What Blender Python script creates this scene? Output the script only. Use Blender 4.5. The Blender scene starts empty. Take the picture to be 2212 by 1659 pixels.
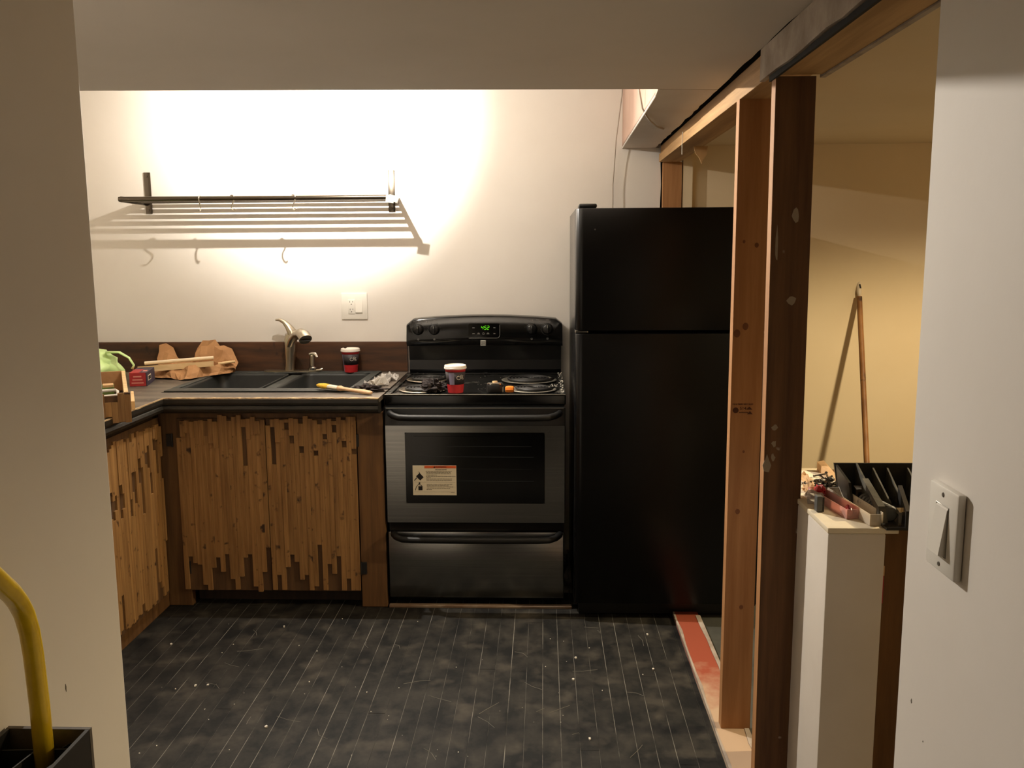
import bpy, bmesh, math, random
from mathutils import Vector, Matrix, noise
R = random.Random(7)
C = bpy.context.scene.collection
SC = bpy.context.scene
PI = math.pi

# ------------------------------------------------------------------ camera, world, lamps, exposure
F_PX, PITCH, YAW, ROLL, CAM_H = 1915.4, 0.147825, 0.0359387, -0.00624, 1.49
fw = Vector((-math.sin(YAW)*math.cos(PITCH), math.cos(YAW)*math.cos(PITCH), -math.sin(PITCH)))
rt = Vector((math.cos(YAW), math.sin(YAW), 0)); up = rt.cross(fw)
r2 = math.cos(ROLL)*rt + math.sin(ROLL)*up; u2 = -math.sin(ROLL)*rt + math.cos(ROLL)*up
cd = bpy.data.cameras.new('camera'); cam = bpy.data.objects.new('camera', cd); C.objects.link(cam)
cam.matrix_world = Matrix(((r2.x, u2.x, -fw.x, 0), (r2.y, u2.y, -fw.y, 0), (r2.z, u2.z, -fw.z, CAM_H), (0, 0, 0, 1)))
cd.sensor_fit = 'HORIZONTAL'; cd.sensor_width = 36; cd.lens = 36*F_PX/2212; cd.clip_start = 0.05
SC.camera = cam

w = bpy.data.worlds.new('world'); SC.world = w; w.use_nodes = True
w.node_tree.nodes['Background'].inputs[0].default_value = (0.9, 0.85, 0.75, 1)
w.node_tree.nodes['Background'].inputs[1].default_value = 0.0
SC.view_settings.view_transform = 'Standard'; SC.view_settings.look = 'None'
SC.view_settings.gamma = 1; SC.view_settings.use_curve_mapping = False
SC.view_settings.exposure = 0.0
SC.cycles.max_bounces = 16; SC.cycles.diffuse_bounces = 8; SC.cycles.glossy_bounces = 6
SC.cycles.transparent_max_bounces = 12; SC.cycles.sample_clamp_indirect = 6

def lamp(name, kind, loc, power, col, radius, aim=None, angle=None, blend=0.5):
    l = bpy.data.lights.new(name, kind); l.energy = power; l.color = col; l.shadow_soft_size = radius
    o = bpy.data.objects.new(name, l); o.location = loc; C.objects.link(o)
    if aim is not None:
        o.rotation_euler = (Vector(aim)-Vector(loc)).to_track_quat('-Z', 'Y').to_euler()
    if angle: l.spot_size = math.radians(angle); l.spot_blend = blend
    return o
LK = (-0.876, 3.545, 2.112)
KC = (1.0, 0.918, 0.815)
lamp('kitchen_bulb', 'POINT', LK, 34, KC, 0.007)
lamp('kitchen_bulb_beam', 'SPOT', LK, 330, KC, 0.007, aim=(-1.02, 4.32, 2.12), angle=106, blend=1.0)
lamp('added_room_spot', 'SPOT', LK, 185, KC, 0.007, aim=(0.30, 1.9, 0.95), angle=145, blend=1.0)  # extra spot added at the bulb to brighten the studs and right wall
lamp('side_room_lamp', 'SPOT', (1.95, 2.55, 1.86), 130, (1.0, 0.80, 0.50), 0.05, aim=(1.95, 2.55, 0), angle=165, blend=0.35)

# ------------------------------------------------------------------ materials
MATS = {}
def srgb(c):
    return tuple(((x/255+0.055)/1.055)**2.4 if x/255 > 0.04045 else x/255/12.92 for x in c)
def mat(name, c1, rough=0.6, c2=None, scale=(8, 8, 8), metal=0.0, bump=0.0, detail=5, lo=0.35, hi=0.65, spec=0.5,
        coat=0.0, c3=None, s3=40, lo3=0.6, hi3=0.75, rnd=0.0, rofs=7.0, emit=None, es=0, bscale=None, rough2=None):
    if name in MATS: return MATS[name]
    m = bpy.data.materials.new(name); m.use_nodes = True; nt = m.node_tree; b = nt.nodes['Principled BSDF']
    N, L = nt.nodes.new, nt.links.new
    b.inputs['Roughness'].default_value = rough; b.inputs['Metallic'].default_value = metal
    b.inputs['Specular IOR Level'].default_value = spec; b.inputs['Coat Weight'].default_value = coat
    b.inputs['Coat Roughness'].default_value = 0.08
    c1 = srgb(c1)+(1,); b.inputs['Base Color'].default_value = c1
    out = None
    if c2 is not None or bump:
        tc = N('ShaderNodeTexCoord'); mp = N('ShaderNodeMapping'); mp.inputs['Scale'].default_value = scale
        src = tc.outputs['Object']
        if rnd:
            oi = N('ShaderNodeObjectInfo'); ad = N('ShaderNodeVectorMath'); ad.operation = 'ADD'
            sc_ = N('ShaderNodeVectorMath'); sc_.operation = 'SCALE'; cmb = N('ShaderNodeCombineXYZ')
            for i in range(3): L(oi.outputs['Random'], cmb.inputs[i])
            L(cmb.outputs[0], sc_.inputs[0]); sc_.inputs['Scale'].default_value = rofs
            L(src, ad.inputs[0]); L(sc_.outputs[0], ad.inputs[1]); src = ad.outputs[0]
        L(src, mp.inputs[0])
        nz = N('ShaderNodeTexNoise'); nz.inputs['Scale'].default_value = 1; nz.inputs['Detail'].default_value = detail
        nz.inputs['Roughness'].default_value = 0.62
        L(mp.outputs[0], nz.inputs['Vector'])
        if c2 is not None:
            mr = N('ShaderNodeMapRange'); mr.inputs[1].default_value = lo; mr.inputs[2].default_value = hi
            L(nz.outputs[0], mr.inputs[0])
            mx = N('ShaderNodeMix'); mx.data_type = 'RGBA'; mx.inputs[6].default_value = c1; mx.inputs[7].default_value = srgb(c2)+(1,)
            L(mr.outputs[0], mx.inputs[0]); out = mx.outputs[2]
            if rough2 is not None:
                rr = N('ShaderNodeMapRange'); rr.inputs[1].default_value = lo; rr.inputs[2].default_value = hi
                rr.inputs[3].default_value = rough; rr.inputs[4].default_value = rough2
                L(nz.outputs[0], rr.inputs[0]); L(rr.outputs[0], b.inputs['Roughness'])
        if c3 is not None:
            n3 = N('ShaderNodeTexNoise'); n3.inputs['Scale'].default_value = s3; n3.inputs['Detail'].default_value = 3
            L(src, n3.inputs['Vector'])
            m3 = N('ShaderNodeMapRange'); m3.inputs[1].default_value = lo3; m3.inputs[2].default_value = hi3
            L(n3.outputs[0], m3.inputs[0])
            x3 = N('ShaderNodeMix'); x3.data_type = 'RGBA'; x3.inputs[7].default_value = srgb(c3)+(1,)
            if out: L(out, x3.inputs[6])
            else: x3.inputs[6].default_value = c1
            L(m3.outputs[0], x3.inputs[0]); out = x3.outputs[2]
        if rnd:
            hs = N('ShaderNodeHueSaturation'); vr = N('ShaderNodeMapRange')
            vr.inputs[3].default_value = 1-rnd; vr.inputs[4].default_value = 1+rnd
            L(oi.outputs['Random'], vr.inputs[0]); L(vr.outputs[0], hs.inputs['Value'])
            if out: L(out, hs.inputs['Color'])
            else: hs.inputs['Color'].default_value = c1
            out = hs.outputs[0]
        if out: L(out, b.inputs['Base Color'])
        if bump:
            bp = N('ShaderNodeBump'); bp.inputs['Strength'].default_value = bump; bp.inputs['Distance'].default_value = 0.004
            if bscale:
                n4 = N('ShaderNodeTexNoise'); n4.inputs['Scale'].default_value = bscale; n4.inputs['Detail'].default_value = 4
                L(tc.outputs['Object'], n4.inputs['Vector']); L(n4.outputs[0], bp.inputs['Height'])
            else: L(nz.outputs[0], bp.inputs['Height'])
            L(bp.outputs[0], b.inputs['Normal'])
    if emit:
        b.inputs['Emission Color'].default_value = srgb(emit)+(1,); b.inputs['Emission Strength'].default_value = es
    MATS[name] = m
    return m
def clear_mat(name, tint, alpha_mix, rough=0.1):
    """thin clear plastic or glass: part see-through, part glossy, part milky"""
    if name in MATS: return MATS[name]
    m = bpy.data.materials.new(name); m.use_nodes = True; nt = m.node_tree; nt.nodes.clear()
    N, L = nt.nodes.new, nt.links.new
    o = N('ShaderNodeOutputMaterial'); t = N('ShaderNodeBsdfTransparent'); p = N('ShaderNodeBsdfPrincipled'); mx = N('ShaderNodeMixShader')
    c = srgb(tint)+(1,); t.inputs[0].default_value = (0.9, 0.9, 0.9, 1); p.inputs['Base Color'].default_value = c; p.inputs['Roughness'].default_value = rough
    fr = N('ShaderNodeFresnel'); ad = N('ShaderNodeMath'); ad.operation = 'ADD'; ad.use_clamp = True; ad.inputs[1].default_value = alpha_mix
    L(fr.outputs[0], ad.inputs[0]); L(ad.outputs[0], mx.inputs[0]); L(t.outputs[0], mx.inputs[1]); L(p.outputs[0], mx.inputs[2]); L(mx.outputs[0], o.inputs[0])
    MATS[name] = m
    return m

WALL = mat('wall_paint', (226, 221, 213), 0.75, (220, 214, 205), (1.2, 1.2, 1.2), bump=0.06, bscale=60)
CEIL = mat('ceiling_paint', (222, 215, 205), 0.85, (214, 207, 196), (1, 1, 1), bump=0.05, bscale=40)
YELLOW = mat('cream_wall_paint', (226, 208, 174), 0.75, (222, 202, 166), (1.3, 1.3, 1.3), bump=0.05, bscale=50)
YCEIL = mat('side_room_ceiling_paint', (218, 203, 174), 0.85, (212, 196, 166), (1, 1, 1))
SOFFIT = mat('soffit_paint', (218, 212, 203), 0.8, (206, 196, 184), (2, 2, 2))
PINK = mat('soffit_side_board', (188, 160, 144), 0.85, (172, 142, 126), (3, 3, 1.5))
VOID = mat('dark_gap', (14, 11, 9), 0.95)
DUST = mat('floor_joint_dust', (140, 136, 125), 0.95, (52, 50, 45), (30, 5, 1), lo=0.40, hi=0.60)
BOARD = mat('black_floor_board', (20, 20, 19), 0.7, (56, 53, 47), (11, 8, 3), c3=(84, 78, 68), s3=9, lo3=0.54, hi3=0.92, rnd=0.07, rofs=0.006, lo=0.40, hi=0.73, bump=0.15, detail=12, spec=0.22)
FIR = mat('fir_stud', (176, 128, 80), 0.72, (152, 104, 60), (28, 28, 1.6), bump=0.05, c3=(110, 62, 34), s3=5, lo3=0.70, hi3=0.76, rnd=0.05)
OLDFIR = mat('old_dark_stud', (112, 78, 48), 0.8, (82, 54, 32), (30, 30, 1.8), bump=0.08, c3=(160, 145, 125), s3=16, lo3=0.72, hi3=0.76)
HEAD = mat('header_wood', (188, 150, 100), 0.75, (146, 110, 66), (24, 1.2, 24), bump=0.06)
GREYDW = mat('old_drywall_edge', (176, 164, 150), 0.9, (140, 126, 112), (9, 9, 9), bump=0.1)
PLANK = mat('stripped_wood_strip', (160, 120, 70), 0.62, (124, 88, 46), (70, 70, 3.6), bump=0.10, rnd=0.10, c3=(54, 34, 18), s3=22, lo3=0.63, hi3=0.72)
PLANKL = mat('stripped_wood_strip_side', (166, 126, 74), 0.62, (132, 94, 50), (55, 55, 3.2), bump=0.10, rnd=0.13, c3=(64, 38, 17), s3=24, lo3=0.64, hi3=0.72)
BACKER = mat('cabinet_backing_panel', (104, 74, 42), 0.7, (76, 52, 28), (40, 40, 3), bump=0.08)
STILE = mat('cabinet_stile_wood', (116, 82, 44), 0.6, (84, 56, 28), (38, 38, 2.2), bump=0.07)
DARKWOOD = mat('dark_cabinet_wood', (52, 36, 20), 0.65, (34, 24, 14), (30, 30, 3))
SPLASH = mat('stained_splash_board', (84, 52, 28), 0.5, (54, 34, 19), (3, 30, 26), bump=0.05, c3=(36, 22, 12), s3=11, lo3=0.66, hi3=0.72)
IRON = mat('black_iron', (24, 22, 20), 0.5)
MOULD = mat('black_moulding', (30, 30, 26), 0.42, (46, 42, 36), (14, 14, 14))
LAMI = mat('worn_countertop', (112, 102, 90), 0.5, (70, 62, 55), (2.2, 16, 6), bump=0.04, c3=(150, 138, 122), s3=26, lo3=0.64, hi3=0.8)
RAW = mat('raw_counter_edge', (196, 170, 130), 0.9, (150, 124, 92), (40, 40, 40))
SINK = mat('black_composite_sink', (58, 61, 58), 0.55, (44, 46, 44), (12, 12, 12), c3=(92, 92, 86), s3=30, lo3=0.62, hi3=0.8, bump=0.02)
NICKEL = mat('brushed_nickel', (196, 186, 168), 0.28, metal=1.0)
CHROME = mat('bright_chrome', (225, 220, 212), 0.12, metal=1.0)
STEEL = mat('brushed_stainless', (160, 159, 155), 0.23, (142, 142, 140), (2, 2, 160), metal=1.0, bump=0.015)
ENAMEL = mat('black_enamel', (9, 9, 9), 0.16, spec=0.5)
DUSTENAMEL = mat('dusty_black_enamel', (20, 20, 19), 0.22, (92, 88, 78), (7, 7, 7), lo=0.56, hi=0.80, rough2=0.7)
SATIN = mat('black_satin_plastic', (16, 16, 15), 0.35)
BLACKPL = mat('black_plastic', (22, 21, 20), 0.45, (36, 34, 31), (9, 9, 9))
FRIDGE = mat('black_textured_steel', (5, 5, 5), 0.28, (6, 6, 6), (60, 60, 60), bump=0.02, spec=0.3)
FRIDGESIDE = mat('black_fridge_side', (14, 14, 14), 0.22, spec=0.6)
COIL = mat('burner_coil', (20, 19, 18), 0.5)
OVENIN = mat('oven_cavity', (16, 16, 18), 0.6)
RACK = mat('oven_rack_wire', (120, 118, 112), 0.4, metal=0.6)
PRINT = mat('grey_print', (132, 130, 124), 0.6)
DIMPRINT = mat('dim_print', (78, 77, 73), 0.6)
GREEN7 = mat('green_led', (20, 60, 0), 0.5, emit=(110, 240, 20), es=1.0)
LOGO = mat('silver_emblem', (178, 176, 168), 0.35, metal=0.5)
LABEL = mat('white_label', (218, 208, 184), 0.7)
LABELB = mat('label_rule', (120, 110, 92), 0.7)
ORANGE = mat('orange_band', (214, 92, 40), 0.6)
INK = mat('black_ink', (20, 14, 14), 0.7)
WHITEPL = mat('white_plastic', (232, 228, 218), 0.35)
DARKSLOT = mat('dark_slot', (40, 36, 32), 0.8)
SCREW = mat('grey_screw', (150, 145, 136), 0.35, metal=0.8)
CUPRED = mat('red_paper', (178, 34, 38), 0.5)
CUPBLK = mat('dark_paper', (48, 42, 44), 0.55)
CUPLILAC = mat('lilac_grey_paper', (134, 128, 150), 0.55)
LID = mat('white_cup_lid', (234, 226, 214), 0.35)
CREAM = mat('cream_print', (210, 200, 186), 0.6)
BRISTLE = mat('yellow_bristles', (226, 190, 60), 0.8, (200, 150, 40), (120, 30, 120))
FERRULE = mat('paint_spattered_ferrule', (206, 198, 176), 0.4, metal=0.4)
BRWOOD = mat('bare_handle_wood', (212, 176, 136), 0.6, (190, 150, 110), (12, 40, 40))
CLEARBAG = clear_mat('clear_bag_plastic', (246, 242, 236), 0.40, 0.3)
GLASS = clear_mat('oven_glass', (6, 6, 8), 0.55, 0.06)
CLEARBOX = clear_mat('clear_box_plastic', (250, 240, 222), 0.28, 0.2)
PINKBOX = clear_mat('pink_tinted_box_plastic', (246, 200, 190), 0.26, 0.25)
RAG = mat('dark_rag', (54, 44, 42), 0.9, (34, 28, 27), (40, 40, 40))
KRAFT = mat('kraft_paper', (184, 138, 92), 0.8, (160, 116, 74), (10, 10, 10))
PINE = mat('pale_pine', (226, 196, 148), 0.6, (206, 172, 120), (3, 40, 40))
CARTRED = mat('carton_red', (176, 52, 50), 0.55, (160, 40, 44), (10, 10, 10))
CARTNAVY = mat('carton_navy', (60, 54, 72), 0.55, (48, 42, 60), (10, 10, 10))
GREENBAG = mat('green_plastic_bag', (200, 228, 156), 0.35, (188, 220, 140), (5, 5, 5))
GREENBOX = mat('green_carton', (112, 138, 62), 0.6, (84, 104, 44), (16, 16, 16))
SHELFM = mat('shelf_steel', (104, 96, 85), 0.22, metal=1.0)
YELLOWPT = mat('yellow_tube_paint', (236, 200, 40), 0.28, (222, 184, 30), (30, 30, 30), coat=0.3)
REDSTRIP = mat('strip', (1, 1, 1), 0.8)
HALFW = mat('half_wall_paint', (226, 218, 206), 0.7, (216, 207, 194), (2, 2, 2), bump=0.05, bscale=50)
HALFTOP = mat('half_wall_top_paint', (238, 226, 200), 0.6, (228, 214, 184), (6, 6, 6))
BROWNWD = mat('brown_framing_wood', (120, 84, 44), 0.75, (92, 62, 30), (20, 20, 2), bump=0.06)
STICKW = mat('worn_broom_stick', (160, 112, 62), 0.55, (120, 78, 40), (14, 14, 5), c3=(60, 38, 22), s3=16, lo3=0.62, hi3=0.7)
CAPW = mat('worn_white_cap', (214, 200, 178), 0.5)
GREYPL = mat('grey_plastic', (98, 98, 94), 0.5, (80, 80, 78), (30, 30, 30))
REDPL = mat('red_plastic', (176, 20, 28), 0.35)
ZINC = mat('zinc_screws', (120, 114, 106), 0.35, (60, 56, 52), (90, 90, 90), metal=0.8)
PAPER = mat('tan_paper_scrap', (214, 176, 128), 0.8, (190, 150, 104), (30, 30, 30))
TORN = mat('torn_tan_board', (176, 140, 92), 0.9)
WIRE = mat('grey_wire', (158, 146, 132), 0.5)
CHIP = mat('plaster_chips', (206, 200, 186), 0.9)
GLOBE = mat('lit_globe', (255, 246, 230), 0.4, emit=(255, 240, 215), es=6)
SIDEFLOOR = mat('side_floor', (74, 74, 66), 0.7, (54, 54, 48), (6, 6, 6))
# worn red threshold strip: red paint that gives way to bare plaster along its length
nt = REDSTRIP.node_tree; b = nt.nodes['Principled BSDF']; N, L = nt.nodes.new, nt.links.new
tc = N('ShaderNodeTexCoord'); sp = N('ShaderNodeSeparateXYZ'); L(tc.outputs['Object'], sp.inputs[0])
nz = N('ShaderNodeTexNoise'); nz.inputs['Scale'].default_value = 14; nz.inputs['Detail'].default_value = 6; L(tc.outputs['Object'], nz.inputs['Vector'])
n2 = N('ShaderNodeMath'); n2.operation = 'MULTIPLY_ADD'; n2.inputs[1].default_value = 0.50; n2.inputs[2].default_value = -0.25; L(nz.outputs[0], n2.inputs[0])
ad = N('ShaderNodeMath'); L(sp.outputs['Y'], ad.inputs[0]); L(n2.outputs[0], ad.inputs[1])
mr = N('ShaderNodeMapRange'); mr.inputs[1].default_value = 2.72; mr.inputs[2].default_value = 2.98; L(ad.outputs[0], mr.inputs[0])
mx = N('ShaderNodeMix'); mx.data_type = 'RGBA'; mx.inputs[6].default_value = srgb((178, 152, 124))+(1,); mx.inputs[7].default_value = srgb((148, 68, 42))+(1,)
L(mr.outputs[0], mx.inputs[0]); L(mx.outputs[2], b.inputs['Base Color'])

# ------------------------------------------------------------------ mesh helpers (all vertices in world coordinates)
class MB:
    def __init__(s): s.bm = bmesh.new()
    def box(s, x0, x1, y0, y1, z0, z1, bev=0.0, seg=2, M=None):
        g = bmesh.ops.create_cube(s.bm, size=1.0)['verts']
        for v in g:
            v.co = Vector(((x0+x1)/2+v.co.x*(x1-x0), (y0+y1)/2+v.co.y*(y1-y0), (z0+z1)/2+v.co.z*(z1-z0)))
        if bev:
            es = list({e for v in g for e in v.link_edges})
            r = bmesh.ops.bevel(s.bm, geom=es, offset=bev, segments=seg, profile=0.5, affect='EDGES', clamp_overlap=True)
            g = list({v for f in r['faces'] for v in f.verts} | {v for v in g if v.is_valid})
        if M is not None:
            seen = set(); st = [v for v in g if v.is_valid]
            while st:
                v = st.pop()
                if v in seen: continue
                seen.add(v); st += [e.other_vert(v) for e in v.link_edges]
            for v in seen: v.co = M @ v.co
        return s
    def prism(s, pts, a, b_, axis, bev=0.0):
        """polygon pts (2D) extruded along axis from a to b_; axis x: pts=(y,z), y: (x,z), z: (x,y)"""
        def P(p, t): return {'x': (t, p[0], p[1]), 'y': (p[0], t, p[1]), 'z': (p[0], p[1], t)}[axis]
        v0 = [s.bm.verts.new(P(p, a)) for p in pts]; v1 = [s.bm.verts.new(P(p, b_)) for p in pts]
        n = len(pts); fs = [s.bm.faces.new(v0), s.bm.faces.new(v1)]
        for i in range(n): fs.append(s.bm.faces.new((v0[i], v0[(i+1) % n], v1[(i+1) % n], v1[i])))
        bmesh.ops.recalc_face_normals(s.bm, faces=fs)
        if bev:
            es = list({e for v in v0+v1 for e in v.link_edges if e.calc_face_angle(0) > 0.6})
            bmesh.ops.bevel(s.bm, geom=es, offset=bev, segments=2, profile=0.5, affect='EDGES', clamp_overlap=True)
        return s
    def tube(s, path, r, n=12, caps=True, flat=1.0, flatdir=None):
        path = [Vector(p) for p in path]; m = len(path)
        rs = r if isinstance(r, (list, tuple)) else [r]*m
        rings = []; prev = None
        for i, p in enumerate(path):
            t = (path[min(i+1, m-1)]-path[max(i-1, 0)]).normalized()
            if prev is None:
                u = Vector(flatdir) if flatdir else (Vector((0, 0, 1)) if abs(t.z) < 0.9 else Vector((1, 0, 0)))
            else: u = prev
            u = (u-t*u.dot(t)).normalized(); prev = u; v = t.cross(u)
            rings.append([s.bm.verts.new(p+u*(math.cos(2*PI*k/n)*rs[i]*flat)+v*(math.sin(2*PI*k/n)*rs[i])) for k in range(n)])
        for i in range(m-1):
            for k in range(n):
                s.bm.faces.new((rings[i][k], rings[i][(k+1) % n], rings[i+1][(k+1) % n], rings[i+1][k]))
        if caps:
            s.bm.faces.new(rings[0][::-1]); s.bm.faces.new(rings[-1])
        return s
    def lathe(s, prof, c, n=24, axis='z', sx=1.0, sy=1.0):
        """prof: list of (radius, height along axis)"""
        c = Vector(c); rings = []
        for r, h in prof:
            ring = []
            for k in range(n):
                a = 2*PI*k/n; x, y = math.cos(a)*r*sx, math.sin(a)*r*sy
                d = {'z': (x, y, h), 'y': (x, h, y), 'x': (h, x, y)}[axis]
                ring.append(s.bm.verts.new(c+Vector(d)))
            rings.append(ring)
        for i in range(len(rings)-1):
            for k in range(n):
                s.bm.faces.new((rings[i][k], rings[i][(k+1) % n], rings[i+1][(k+1) % n], rings[i+1][k]))
        if prof[0][0] > 1e-6: s.bm.faces.new(rings[0][::-1])
        if prof[-1][0] > 1e-6: s.bm.faces.new(rings[-1])
        bmesh.ops.remove_doubles(s.bm, verts=[v for ring in rings for v in ring], dist=1e-6)
        bmesh.ops.recalc_face_normals(s.bm, faces=s.bm.faces[:])
        return s
    def grid(s, fn, nu, nv, closeu=False):
        g = [[s.bm.verts.new(fn(i/(nu-1) if not closeu else i/nu, j/(nv-1))) for j in range(nv)] for i in range(nu)]
        for i in range(nu if closeu else nu-1):
            for j in range(nv-1):
                i2 = (i+1) % nu
                s.bm.faces.new((g[i][j], g[i2][j], g[i2][j+1], g[i][j+1]))
        return s
    def hexa(s, p8):
        v = [s.bm.verts.new(p) for p in p8]
        fs = [s.bm.faces.new([v[i] for i in q]) for q in ((0, 3, 2, 1), (4, 5, 6, 7), (0, 1, 5, 4), (1, 2, 6, 5), (2, 3, 7, 6), (3, 0, 4, 7))]
        bmesh.ops.recalc_face_normals(s.bm, faces=fs)
        return s
    def build(s, name, m, parent=None, smooth=False, thick=0.0, recalc=False, **tags):
        if recalc: bmesh.ops.recalc_face_normals(s.bm, faces=s.bm.faces[:])
        me = bpy.data.meshes.new(name); s.bm.to_mesh(me); s.bm.free(); me.materials.append(m)
        if smooth:
            for p in me.polygons: p.use_smooth = True
        o = bpy.data.objects.new(name, me); C.objects.link(o)
        if smooth == 'auto':
            md = o.modifiers.new('edge', 'EDGE_SPLIT'); md.split_angle = math.radians(38)
        if thick:
            md = o.modifiers.new('thick', 'SOLIDIFY'); md.thickness = thick; md.offset = 0
        if parent is not None: adopt(o, parent)
        for k, v in tags.items(): o[k] = v
        return o
def adopt(o, parent):
    o.parent = parent
    if parent.type == 'EMPTY': o.matrix_parent_inverse = Matrix.Translation(parent.location).inverted()
def thing(name, label, cat, loc, group=None):
    o = bpy.data.objects.new(name, None); o.location = loc; o.empty_display_size = 0.1; C.objects.link(o)
    o['label'] = label; o['category'] = cat
    if group: o['group'] = group
    return o
def struct(name, mb, m, parent=None, **k):
    o = mb.build(name, m, parent, **k)
    if parent is None: o['kind'] = 'structure'
    return o
def text(name, s, size, loc, m, parent, ext=0.0003, rot=(PI/2, 0, 0), align='CENTER', shear=0.0, sx=1.0):
    cu = bpy.data.curves.new(name, 'FONT'); cu.body = s; cu.size = size; cu.extrude = ext; cu.align_x = align; cu.align_y = 'CENTER'; cu.shear = shear
    cu.materials.append(m); o = bpy.data.objects.new(name, cu); C.objects.link(o)
    o.rotation_euler = rot; o.location = loc; o.scale = (sx, 1, 1)
    bpy.context.view_layer.update()
    me = bpy.data.meshes.new_from_object(o.evaluated_get(bpy.context.evaluated_depsgraph_get())); me.transform(o.matrix_world)
    bpy.data.objects.remove(o); bpy.data.curves.remove(cu); me.name = name
    o = bpy.data.objects.new(name, me); C.objects.link(o)
    if parent is not None: adopt(o, parent)
    return o
def arc(c, r, a0, a1, n, plane='xz', y=0.0):
    out = []
    for i in range(n+1):
        a = a0+(a1-a0)*i/n
        p = (c[0]+r*math.cos(a), c[1]+r*math.sin(a))
        out.append({'xz': (p[0], y, p[1]), 'xy': (p[0], p[1], y), 'yz': (y, p[0], p[1])}[plane])
    return out
def rrect(x0, x1, z0, z1, r, n=5):
    pts = []
    for cx, cz, a in ((x1-r, z1-r, 0), (x0+r, z1-r, PI/2), (x0+r, z0+r, PI), (x1-r, z0+r, 1.5*PI)):
        for i in range(n+1):
            t = a+PI/2*i/n; pts.append((cx+r*math.cos(t), cz+r*math.sin(t)))
    return pts

# ------------------------------------------------------------------ room shell
YW = 4.32; ZC = 1.972
fl = struct('floor', MB().box(-2.4, 3.3, 1.2, 4.45, -0.12, -0.0008), DUST)
struct('floor_hall', MB().box(-0.82, 0.72, -5.0, 1.2, -0.12, -0.0008), BOARD)
x = -1.72; pitch = 0.0572; last = 0.531; cols = []
while x < last-0.01:
    cols.append((x, min(x+pitch, last))); x += pitch
for i, (a, c) in enumerate(cols):
    y = 1.75-R.random()*0.6
    g0 = R.choice((0.0003, 0.0009, 0.0013, 0.0016)); g1 = R.choice((0.0003, 0.0005, 0.0009))
    while y < 3.72:
        ln = R.uniform(0.7, 1.6); y1 = min(y+ln, 3.74); t = R.uniform(-0.0002, 0.0005)
        if y1 > 1.8:
            MB().box(a+g0, c-g1, max(y, 1.75), y1-R.choice((0.0003, 0.0006, 0.0018)), -0.014, t).build('floor_board', BOARD, fl)
        y = y1
struct('floor_side', MB().box(0.705, 3.3, -1.7, 4.3, -0.02, 0.004).box(0.645, 0.705, 1.40, 4.3, -0.02, 0.004), SIDEFLOOR)
st = thing('threshold_strip', 'worn red painted floor strip fading to bare plaster beside the studs', 'strip', (0.58, 2.6, 0))
MB().box(0.5325, 0.632, 1.4, 3.50, -0.012, 0.019).build('strip_core', REDSTRIP, st)
e0 = MB(); yy = 1.4
prev = 0.545
while yy < 3.44:
    y2 = min(yy+R.uniform(0.05, 0.12), 3.495); wn = R.uniform(0.536, 0.543)
    e0.hexa([(0.531, yy, 0.010), (prev, yy, 0.010), (wn, y2, 0.010), (0.531, y2, 0.010), (0.531, yy, 0.0205), (prev, yy, 0.0205), (wn, y2, 0.0205), (0.531, y2, 0.0205)]); prev = wn; yy = y2
e0.build('plaster_edge', GREYDW, st)
e0 = MB(); yy = 1.4; prev = 0.62
while yy < 3.44:
    y2 = min(yy+R.uniform(0.05, 0.12), 3.495); wn = R.uniform(0.617, 0.626)
    e0.hexa([(prev, yy, 0.010), (0.637, yy, 0.010), (0.637, y2, 0.010), (wn, y2, 0.010), (prev, yy, 0.021), (0.637, yy, 0.021), (0.637, y2, 0.021), (wn, y2, 0.021)]); prev = wn; yy = y2
e0.build('plaster_edge', GREYDW, st)

# back wall of the kitchen with a ragged cut edge, and the cream wall of the room beyond the studs
edge = [(0.556+R.uniform(-0.004, 0.003), 0.1+i*0.1) for i in range(19)]
struct('wall_back', MB().prism([(-2.4, -0.1), (0.556, -0.1)]+edge+[(0.556, 2.4), (-2.4, 2.4)], YW, YW+0.1, 'y'), WALL)
struct('wall_back_side', MB().box(0.70, 3.3, YW, YW+0.1, -0.1, 2.4).box(0.655, 0.70, YW-0.035, YW+0.1, -0.1, 2.4), YELLOW)
struct('wall_gap', MB().box(0.50, 0.72, YW+0.06, YW+0.12, -0.1, 2.4), VOID)
struct('wall_right', MB().box(0.58, 0.70, -5.0, 1.387, -0.1, 2.1, bev=0.004), WALL)
struct('wall_left', MB().box(-0.82, -0.70, -5.0, 1.370, -0.1, 2.1, bev=0.004), WALL)
struct('wall_kitchen_left', MB().box(-2.45, -2.33, 1.2, 4.42, -0.1, 2.4), WALL)
struct('wall_kitchen_front', MB().box(-2.45, -0.82, 1.25, 1.365, -0.1, 2.1), WALL)
struct('wall_behind', MB().box(-0.85, 0.75, -5.1, -5.0, -0.1, 2.1), mat('unlit_hall_end', (120, 112, 100), 0.8))  # unseen end wall, coloured dark for an unlit hall with little bounce
struct('wall_side_front', MB().box(0.70, 3.35, -1.75, -1.65, -0.1, 2.1), YELLOW)
struct('wall_side_right', MB().box(3.2, 3.3, -1.75, 4.42, -0.1, 2.4), YELLOW)
for nm, xw, y, z, w_, h_ in (('wall_dent', 0.58, 1.332, 0.785, 0.004, 0.008), ('wall_dent', 0.58, 1.283, 0.745, 0.002, 0.003)):
    MB().prism([(y-w_/2, z-h_*0.2), (y, z-h_/2), (y+w_/2, z), (y, z+h_/2)], xw-0.0006, xw+0.001, 'x').build(nm, mat('scuff_grey', (120, 112, 100), 0.9), bpy.data.objects['wall_right'])
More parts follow.
